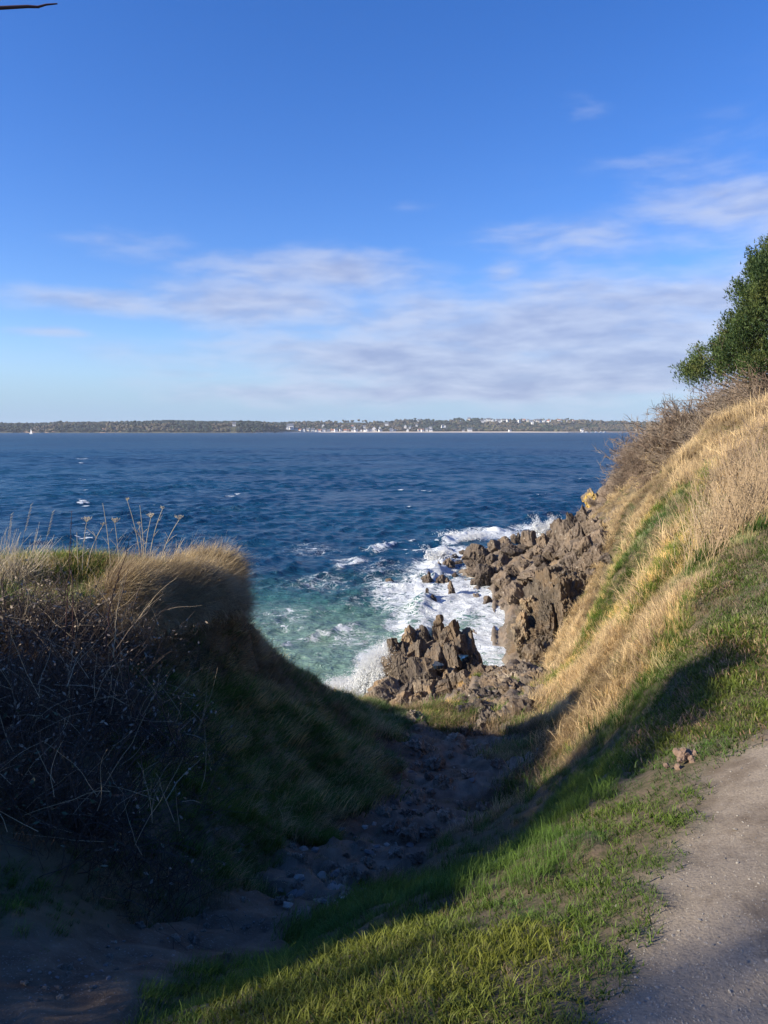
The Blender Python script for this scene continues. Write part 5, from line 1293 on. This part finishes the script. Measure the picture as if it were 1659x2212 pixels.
# trees beside and behind the view point: they throw the shade over the near slope, one twig reaches into view
con2 = conifer(57, 7.5, 3.1, 1.6, 520, 34, .085, 1.3)
for i, (x, y, s, lab) in enumerate([(-9.5, 2.0, .68, 'conifer standing left of the path beside the thicket'), (-13.5, -4.1, 1.1, 'taller conifer behind the one left of the path')]):
    plant_tree('cypress_tree', con2, (x, y, ground_z([[x, y]])[0] - .1), lab, 'conifer', i * 2.1, (s, s, s))
for i, (x, y, s, bt, lab) in enumerate([(-14.5, .4, 1.35, bt1, 'slender bare tree between the two tallest left of the path'), (-12.5, 2.0, 1.3, bt1, 'tall bare tree left of the path'), (-16, -2.0, 1.6, bt2, 'largest bare tree further left of the path'), (-12.2, -1.0, 1.5, bt2, 'bare tree beside the conifer behind the view point')]):
    plant_tree('bare_tree', bt, (x, y, ground_z([[x, y]])[0] - .1), lab, 'bare tree', i * 2.1, (s, s, s))
for i, (x, y, s, lab) in enumerate(EV): plant_tree('added_shade_bush', con2[2:] + con2[:2], (x, y, ground_z([[x, y]])[0] - .5 * s / .3 * .6), lab, 'bush', i * 1.1, (s * 1.3, s * 1.3, s))  # out-of-view bushes added only to keep sun off the bramble thicket
r = np.random.default_rng(3)
tb = hit_y(-300, -30, 3.2)
pts = np.array([hit_y(u, v, 3.2 - .0006 * (124 - u)) for u, v in [(-420, 60), (-200, 36), (0, 17), (60, 14), (82, 15), (100, 10), (124, 8)]])
V, F = tubes([(pts, .009, .0026), (np.array([pts[4], pts[4] + [.004, 0, -.004]]), .003, .002)], 6)
o = make_mesh('overhanging_twig', V, F, M_twig_d, True); tag(o, 'thin dark bare twig poking in at the top left corner', 'twig')

# ------------------------------------------------------------------ the far shore
def far_v(u):      # skyline of the wooded shore in the measuring view
    return np.interp(u, [-1500, 0, 90, 130, 200, 300, 370, 450, 530, 600, 640, 700, 760, 800, 870, 950, 1020, 1100, 1200, 1300, 1400, 1500, 3200],
                     [914, 915, 915, 912.5, 913, 911, 909, 911, 910, 913, 911.5, 909.5, 907.5, 909, 906, 905.5, 905, 905.5, 906.5, 909, 911.5, 912, 912])
def shore_y(x):
    u = 829.5 + FPX * x / 2450.0
    return 2350 + 300 * sstep(560, 700, u) + 25 * np.sin(x / 210.0)
fx_ = np.arange(-5200, 3600, 16.0); fd = np.r_[np.arange(-40, 200, 12.0), np.arange(200, 900, 35.0)]
FX, FD = np.meshgrid(fx_, fd); fy = shore_y(FX) + FD
def land_h(x, y):
    d = y - shore_y(x); u = 829.5 + FPX * x / y
    top = 10 + (928 - far_v(u)) / FPX * y - 11.0
    left = 1 - sstep(560, 680, u)
    hill = top * (left * sstep(-5, 60, d) * .8 + left * .2 * sstep(60, 300, d) + (1 - left) * (.10 * sstep(0, 30, d) + .90 * sstep(60, 520, d) ** 1.0))
    hill = hill + 1.8 * vnoise(np.c_[np.ravel(x) / 55, np.ravel(y) / 55], 200).reshape(np.shape(x)) * sstep(10, 80, d)
    return np.where(d < 0, -2.0, np.maximum(hill, .6) + .0)
FZ = land_h(FX, fy)
m, t, out = mat('far_land')
p = pos(t); sz = t.new('ShaderNodeSeparateXYZ'); t.l.new(p, sz.inputs[0])
n1_ = t.noise(p, .018, 4, .6)
c = t.mix(t.ramp(n1_, [(.45, 0.0), (.6, 1.0)]), (0.045, 0.046, 0.028), (0.085, 0.085, 0.042))
c = t.mix(t.math('MULTIPLY', t.ramp(t.noise(p, .012, 3, .6), [(.56, 0.0), (.62, 1.0)]), t.mapr(sz.outputs[2], 13, 16, 1, 0)), c, (0.42, 0.27, 0.17))
c = t.mix(t.math('MULTIPLY', t.mapr(sz.outputs[2], 3.0, 3.6, 1, 0), t.mapr(t.math('ADD', sz.outputs[0], t.math('MULTIPLY', n1_, 300)), -260, -180, .12, 1)), c, (0.62, 0.52, 0.40))
b = pbsdf(t, c, .95, .1); t.l.new(b.outputs[0], out.inputs[0])
fl = make_mesh('far_shore_land', np.c_[FX.ravel(), fy.ravel(), FZ.ravel()], grid_faces(len(fx_), len(fd)), m, True)
tag(fl, kind='structure')
M_ftree = leaf_mat('far_tree', (0.034, 0.040, 0.026), (0.060, 0.064, 0.040), .2, .1)
def blob_tree(name, seed, H, Wd, crown_low, seedn):
    r = np.random.default_rng(seed); Vs, Fs = [], []; off = 0
    V0, F0 = ICO[1]
    for k in range(6):
        c0 = np.array([r.normal(0, Wd * .22), r.normal(0, Wd * .22), H * r.uniform(crown_low, .82)]); s = Wd * r.uniform(.24, .40)
        V = V0 * s * (1 + .25 * vnoise(V0 * 2.1 + k, seed)[:, None]) * [1, 1, .75] + c0; Vs.append(V); Fs.append(F0 + off); off += len(V)
    V, F = tubes([(np.array([(0, 0, -1), (0, 0, H * .6)]), .5, .25)], 4)
    VV = np.concatenate(Vs); tt = np.clip(VV[:, 2] / H, 0, 1)
    allF = [np.concatenate(Fs), F + off]
    return make_mesh(name, np.r_[VV, V], allF, M_ftree, True, {'t': np.r_[tt, np.zeros(len(V))], 'r': np.r_[r.uniform(0, 1, len(VV)), np.zeros(len(V))]}, link=False)
ftr = [blob_tree(f'far_{i}', 40 + i, [13, 11, 14, 10, 9][i], [13, 12, 9, 13, 11][i], [.35, .3, .4, .45, .3][i], i) for i in range(5)]
# houses first, so that trees leave them free
hp = []     # u, d behind the shore, width px, storeys
hr = np.random.default_rng(12)
row_front = [(622, 60), (630, 70), (640, 60)] + [(650 + i * 8.6 + hr.uniform(-2, 2), hr.uniform(22, 50)) for i in range(21)] + [(845, 34), (852, 40), (880, 30), (905, 46), (912, 30), (921, 34), (930, 30), (1000, 40), (1014, 34), (1100, 30), (1255, 26)]
row_mid = [(705 + i * 27 + hr.uniform(-9, 9), hr.uniform(150, 330)) for i in range(10)] + [(766, 220), (885, 200), (960, 240)]
row_hill = [(1046, 470), (1054, 490), (1062, 480), (1071, 500), (1080, 490), (1088, 480), (1095, 510), (1130, 500), (1138, 480), (1146, 490), (1155, 500), (1163, 480), (1172, 500), (1182, 490), (1205, 480), (1219, 500), (1236, 490), (1012, 500), (1160, 420), (1120, 430), (1075, 430), (1040, 420), (905, 490), (1148, 370)]
M_wall = simple_mat('white_render', (0.80, 0.78, 0.73), .9, .06, .1)
M_wall2 = simple_mat('cream_render', (0.66, 0.58, 0.46), .9, .06, .1)
M_slate = simple_mat('slate_roof', (0.13, 0.14, 0.165), .8, .1, .2)
M_red = simple_mat('red_tile_roof', (0.36, 0.16, 0.10), .8, .1, .2)
M_win = simple_mat('window_glass', (0.05, 0.06, 0.08), .2, .1, .2)
def house_mesh(wd, dp, h, rf, chim=True):
    x, y = wd / 2, dp / 2
    WV = [(-x, -y, -3), (x, -y, -3), (x, y, -3), (-x, y, -3), (-x, -y, h), (x, -y, h), (x, y, h), (-x, y, h), (-x, 0, h + rf), (x, 0, h + rf)]
    WF = [np.array([(0, 1, 5, 4), (2, 3, 7, 6)]), np.array([(1, 2, 6, 9, 5), (3, 0, 4, 8, 7)])]
    e = .5; k = rf / y
    RV = [(-x - e, -y - e, h - e * k + .1), (x + e, -y - e, h - e * k + .1), (x + e, 0, h + rf + .1), (-x - e, 0, h + rf + .1), (x + e, y + e, h - e * k + .1), (-x - e, y + e, h - e * k + .1)]
    RV += [(a, b2, c2 + .35) for a, b2, c2 in RV]
    RF = np.array([(6, 7, 8, 9), (9, 8, 10, 11), (0, 3, 2, 1), (3, 5, 4, 2), (0, 1, 7, 6), (4, 5, 11, 10), (1, 2, 8, 7), (2, 4, 10, 8), (3, 0, 6, 9), (5, 3, 9, 11)])
    cx = x - .9
    CV = [(cx - .5 + a, -.4 + b2, h + rf - .6 + c2) for c2 in (0, 1.9) for a, b2 in ((0, 0), (1, 0), (1, .8), (0, .8))]
    CF = np.array([(0, 1, 5, 4), (1, 2, 6, 5), (2, 3, 7, 6), (3, 0, 4, 7), (4, 5, 6, 7)])
    wv_, wf = [], []
    for fl_ in range(int(h // 2.7)):
        for i in range(max(2, int(wd // 3))):
            xx = -x + (i + .5) * wd / max(2, int(wd // 3)); zz = 1.0 + fl_ * 2.7; o = len(wv_)
            wv_ += [(xx - .5, -y - .06, zz), (xx + .5, -y - .06, zz), (xx + .5, -y - .06, zz + 1.3), (xx - .5, -y - .06, zz + 1.3)]; wf.append((o, o + 1, o + 2, o + 3))
    return (WV, WF), (RV, RF), (CV, CF), (wv_, np.array(wf))
HM = []
for i, (wd, dp, h, rf) in enumerate([(11, 8, 5.4, 4.2), (8.5, 7.5, 5.4, 4.4), (14, 8.5, 5.6, 4.4), (10, 8, 3.2, 3.8), (17, 10, 8.4, 4.6)]):
    for j in range(2):
        a, b_, c_, w_ = house_mesh(wd, dp, h, rf)
        HM.append([('wall', make_mesh('wall', *a, M_wall if j == 0 or i != 1 else M_wall2, link=False).data), ('roof', make_mesh('roof', *b_, M_slate if (i + j) % 4 else M_red, link=False).data),
                   ('chimney', make_mesh('chimney', *c_, M_wall, link=False).data), ('windows', make_mesh('windows', *w_, M_win, link=False).data)])
house_xy = []
def house(u, d, k, lab, grp=None, s=1.0, rz=None):
    y = 2650.0
    for _ in range(4): x = (u - 829.5) / FPX * y; y = float(shore_y(np.array([x]))[0]) + d
    z = float(land_h(np.array([x]), np.array([y]))[0]) + (.5 if d < 80 else 3.0)
    e = empty('house', (x, y, z), lab, 'house', grp, rz if rz is not None else hr.choice([0, 0, math.pi / 2, .4, -.35])); e.scale = (s, s, s)
    for nm, me in HM[k]:
        o = bpy.data.objects.new('window' if nm == 'windows' else nm, me); COL.objects.link(o); o.parent = e
        if nm == 'windows': o['kind'] = 'stuff'
    house_xy.append((x, y, 13 * s))
for i, (u, d) in enumerate(row_front): house(u, d, int(hr.integers(0, 10)) % 8, 'tiny pale house in the waterfront row across the bay', 'waterfront houses across the bay', hr.uniform(.8, 1.15))
for i, (u, d) in enumerate(row_mid): house(u, d, int(hr.integers(0, 8)), 'tiny white house half hidden in trees behind the waterfront across the bay', 'houses in the trees behind the waterfront', hr.uniform(.8, 1.1))
for i, (u, d) in enumerate(row_hill): house(u, d, int(hr.integers(0, 8)), 'tiny white house on the distant hilltop skyline across the bay', 'hilltop houses across the bay', hr.uniform(.9, 1.25))
house(808, 55, 8, 'largest white gabled building on the distant waterfront', None, 1.25, math.pi / 2)
house(628, 90, 9, 'big white villa at the left end of the distant village', None, 1.25, 0)
house(508, 70, 2, 'lone white house among the dark pines of the left shore', None, 1.2, 0)
house(1375, 30, 6, 'lone low white house at the right end of the distant shore beside the headland', None, 1.3, 0)
hr2 = np.random.default_rng(77)
n = 19500
tx = hr2.uniform(-3400, 2300, n); td = 6 + 560 * hr2.uniform(0, 1, n) ** 1.35
tu = 829.5 + FPX * tx / 2500
leftw = 1 - sstep(570, 660, tu)
front_clear = (leftw < .5) & (td < 26)
ty = shore_y(tx) + td
keep = ~front_clear
HX = np.array(house_xy)
for (x, y, rr2) in house_xy:
    keep &= ~((np.abs(tx - x) < rr2 * .75) & (ty < y + 8) & (ty > y - 90))
meadow = vnoise(np.c_[tx / 120, ty / 90], 91) > .52
keep &= ~(meadow & (leftw < .5))
tx, ty, td, leftw, tu = tx[keep], ty[keep], td[keep], leftw[keep], tu[keep]; n = len(tx)
tz_ = land_h(tx, ty) - .3
pn = vnoise(np.c_[tx / 70, ty / 60], 92)
pine = (pn + .55 * leftw + .9 * np.exp(-((tu - 960) / 60) ** 2) + .6 * np.exp(-((tu - 1245) / 20) ** 2)) > .25
idx = np.where(pine, hr2.integers(0, 3, n), hr2.integers(1, 5, n))
tint = np.where(pine[:, None], [.62, .80, .80], [1.9, 1.45, 1.35]) * hr2.uniform(.75, 1.3, (n, 1)) * np.where((hr2.uniform(0, 1, n) < .15)[:, None], [1.0, 1.2, .8], [1, 1, 1])
sclf = (hr2.uniform(.65, 1.15, n) * np.where(td > 120, .95, .8))[:, None] * np.array([[1, 1, 1.0]])
o = scatter('far_woodland', ftr, np.c_[tx, ty, tz_], np.c_[np.zeros((n, 2)), hr2.uniform(0, 6.28, n)], sclf, idx, tint, 'wooded shore of pines and bare trees across the bay')
# pines that stick out of the skyline
M_pine = simple_mat('far_pine', (0.025, 0.042, 0.024), .9, .3, .1)
for i, (u, d, h, lab) in enumerate([(134, 120, 19, 'umbrella pine on the left skyline across the bay'), (294, 120, 20, 'tallest pine above the left cliffs across the bay'), (520, 100, 18, 'dark pine crown above the middle of the left shore'), (540, 90, 17, 'pine right of the dark crown on the left shore'), (564, 90, 17, 'pine at the right shoulder of the left woods'),
                                    (626, 200, 16, 'skyline pine above the left end of the village'), (712, 420, 17, 'skyline pine left of the village centre'), (897, 520, 16, 'skyline pine on the hill behind the village'), (1224, 520, 17, 'skyline pine by the right hilltop houses'), (990, 480, 15, 'round pine on the hill crest'), (1242, 60, 16, 'dark pine clump standing on the far beach'), (1254, 70, 17, 'second dark pine clump beside the far beach')]):
    y = 2650.0
    for _ in range(4): x = (u - 829.5) / FPX * y; y = float(shore_y(np.array([x]))[0]) + d
    z = float(land_h(np.array([x]), np.array([y]))[0]); r = np.random.default_rng(i)
    e = empty('pine_tree', (x, y, z), lab, 'pine')
    V, F = tubes([(np.array([(0, 0, -1), (.4, 0, h * .85)]), .6, .3)], 5); make_mesh('trunk', V, F, M_bark, parent=e)
    Vs, Fs = [], []; off = 0
    for k in range(9):
        c0 = np.array([r.normal(0, 3.2), r.normal(0, 3), h * r.uniform(.72, .98)]); V0, F0 = ICO[1]
        V = V0 * r.uniform(1.8, 3.4) * [1.2, 1, .6] * (1 + .3 * vnoise(V0 * 2 + k, i)[:, None]) + c0; Vs.append(V); Fs.append(F0 + off); off += len(V)
    make_mesh('crown', np.concatenate(Vs), np.concatenate(Fs), M_pine, True, parent=e)

# boats
M_white = simple_mat('white_paint', (0.82, 0.82, 0.80), .4, .04, .5)
M_hull = simple_mat('hull_blue', (0.55, 0.58, 0.62), .4, .04, .5)
M_green = simple_mat('boat_green', (0.10, 0.28, 0.20), .4, .1, .5)
def hull_mesh(L, B, D):
    s = np.linspace(-1, 1, 9); Vt, Fs = [], []
    for q in s:
        hb = B / 2 * (1 - max(0, q) ** 2.2) * (.75 + .25 * min(1, q + 2)); hb = max(hb, .03)
        Vt += [(q * L / 2, -hb, D * (1 + .2 * max(0, q))), (q * L / 2 * .96, -hb * .75, 0), (q * L / 2 * .94, 0, -D * .5), (q * L / 2 * .96, hb * .75, 0), (q * L / 2, hb, D * (1 + .2 * max(0, q)))]
    for i in range(8):
        for j in range(4): a = i * 5 + j; Fs.append((a, a + 1, a + 6, a + 5))
        a = i * 5; Fs.append((a, a + 5, a + 9, a + 4))
    Fs.append((0, 4, 3, 1))
    return np.array(Vt), [np.array(Fs)]
b0 = hit_z(71, 935.6, 0); b0 = np.array([(71 - 829.5) / FPX * 1750, 1750, .2])
e = empty('sailing_boat', b0, 'small sailing boat with one tall white sail off the left shore', 'sailing boat', None, -.64)
V, F = hull_mesh(10, 3, 1.2); make_mesh('hull', V, F, M_white, False, parent=e)
V, F = tubes([(np.array([(0.8, 0, .8), (.8, 0, 13.2)]), .10, .06), (np.array([(.8, 0, 2), (-4, 0, 2.1)]), .08, .06)], 5); make_mesh('mast', V, F, M_hull, True, parent=e)
def sail(p0, p1, p2, belly, nm):
    n = 8; Vt, Fs = [], []
    for i in range(n + 1):
        for j in range(n + 1):
            a, c_ = i / n, j / n; q = (1 - a) * ((1 - c_) * np.array(p0) + c_ * np.array(p1)) + a * np.array(p2); q = q + np.array([0, belly * math.sin(c_ * math.pi) * (1 - a), 0]); Vt.append(q)
    for i in range(n):
        for j in range(n): k_ = i * (n + 1) + j; Fs.append((k_, k_ + 1, k_ + n + 2, k_ + n + 1))
    make_mesh(nm, np.array(Vt), np.array(Fs), M_white, True, parent=e)
sail((.6, 0, 2.2), (-3.9, .2, 2.2), (.7, 0, 13), .8, 'mainsail'); sail((4.6, 0, 1.4), (1.0, .3, 1.6), (.9, 0, 10.5), .7, 'jib')
for i, (u, L, lab, mt) in enumerate([(1256, 9, 'leftmost pale boat moored off the far right beach', M_white), (1264, 8, 'pale moored boat second from the left off the far right beach', M_white), (1278, 10, 'white moored boat with a green stripe off the far right beach', M_green), (1285, 8, 'small white moored boat in the middle of the far mooring', M_white), (1296, 11, 'longest moored boat off the far right shore', M_white), (1304, 9, 'rightmost moored boat off the far shore', M_white)]):
    y = 2480.0; x = (u - 829.5) / FPX * y; e = empty('moored_boat', (x, y, .3), lab, 'boat', None, .1 * i - .2)
    V, F = hull_mesh(L * 1.3, 3.4, 1.7); make_mesh('hull', V, F, M_white if i != 2 else M_hull, False, parent=e)
    bx_ = np.array([(a, b2, c2) for c2 in (1.2, 3.4) for a, b2 in ((-2.2, -1.1), (1.6 - .4 * (c2 > 2), -1.1), (1.6 - .4 * (c2 > 2), 1.1), (-2.2, 1.1))])
    make_mesh('cabin', bx_, np.array([(0, 1, 5, 4), (1, 2, 6, 5), (2, 3, 7, 6), (3, 0, 4, 7), (4, 5, 6, 7)]), mt, parent=e)
# low breakwater beside the moorings
x0, x1 = (1225 - 829.5) / FPX * 2600, (1385 - 829.5) / FPX * 2600
bw = np.array([(x, 2600 + dy, z) for x in np.linspace(x0, x1, 20) for (dy, z) in ((-6, -1), (-2, 4.0), (3, 4.0), (8, -1))])
o = make_mesh('breakwater', bw, np.concatenate([[(i * 4 + j, i * 4 + j + 1, i * 4 + j + 5, i * 4 + j + 4) for j in range(3)] for i in range(19)] + [[(0, 3, 2, 1)], [(76, 77, 78, 79)]])[:, ::-1], simple_mat('breakwater_stone', (0.20, 0.17, 0.15), .9, .2, .2))
tag(o, 'long low stone breakwater behind the moored boats across the bay', 'breakwater')

# ------------------------------------------------------------------ sea air between here and the far shore
hb_ = np.array([(x, y, z) for z in (-12.0, 60.0) for (x, y) in ((-9500, -3000), (9500, -3000), (9500, 9500), (-9500, 9500))])
hm, t, out = mat('haze'); vp = t.new('ShaderNodeVolumePrincipled'); vp.inputs['Color'].default_value = (.80, .88, 1.0, 1); vp.inputs['Density'].default_value = .00007; t.l.new(vp.outputs[0], out.inputs['Volume'])
hz_o = make_mesh('haze', hb_, np.array([(3, 2, 1, 0), (4, 5, 6, 7), (0, 1, 5, 4), (1, 2, 6, 5), (2, 3, 7, 6), (3, 0, 4, 7)]), hm)
tag(hz_o, 'thin blue sea haze over the bay', None, None, 'stuff')
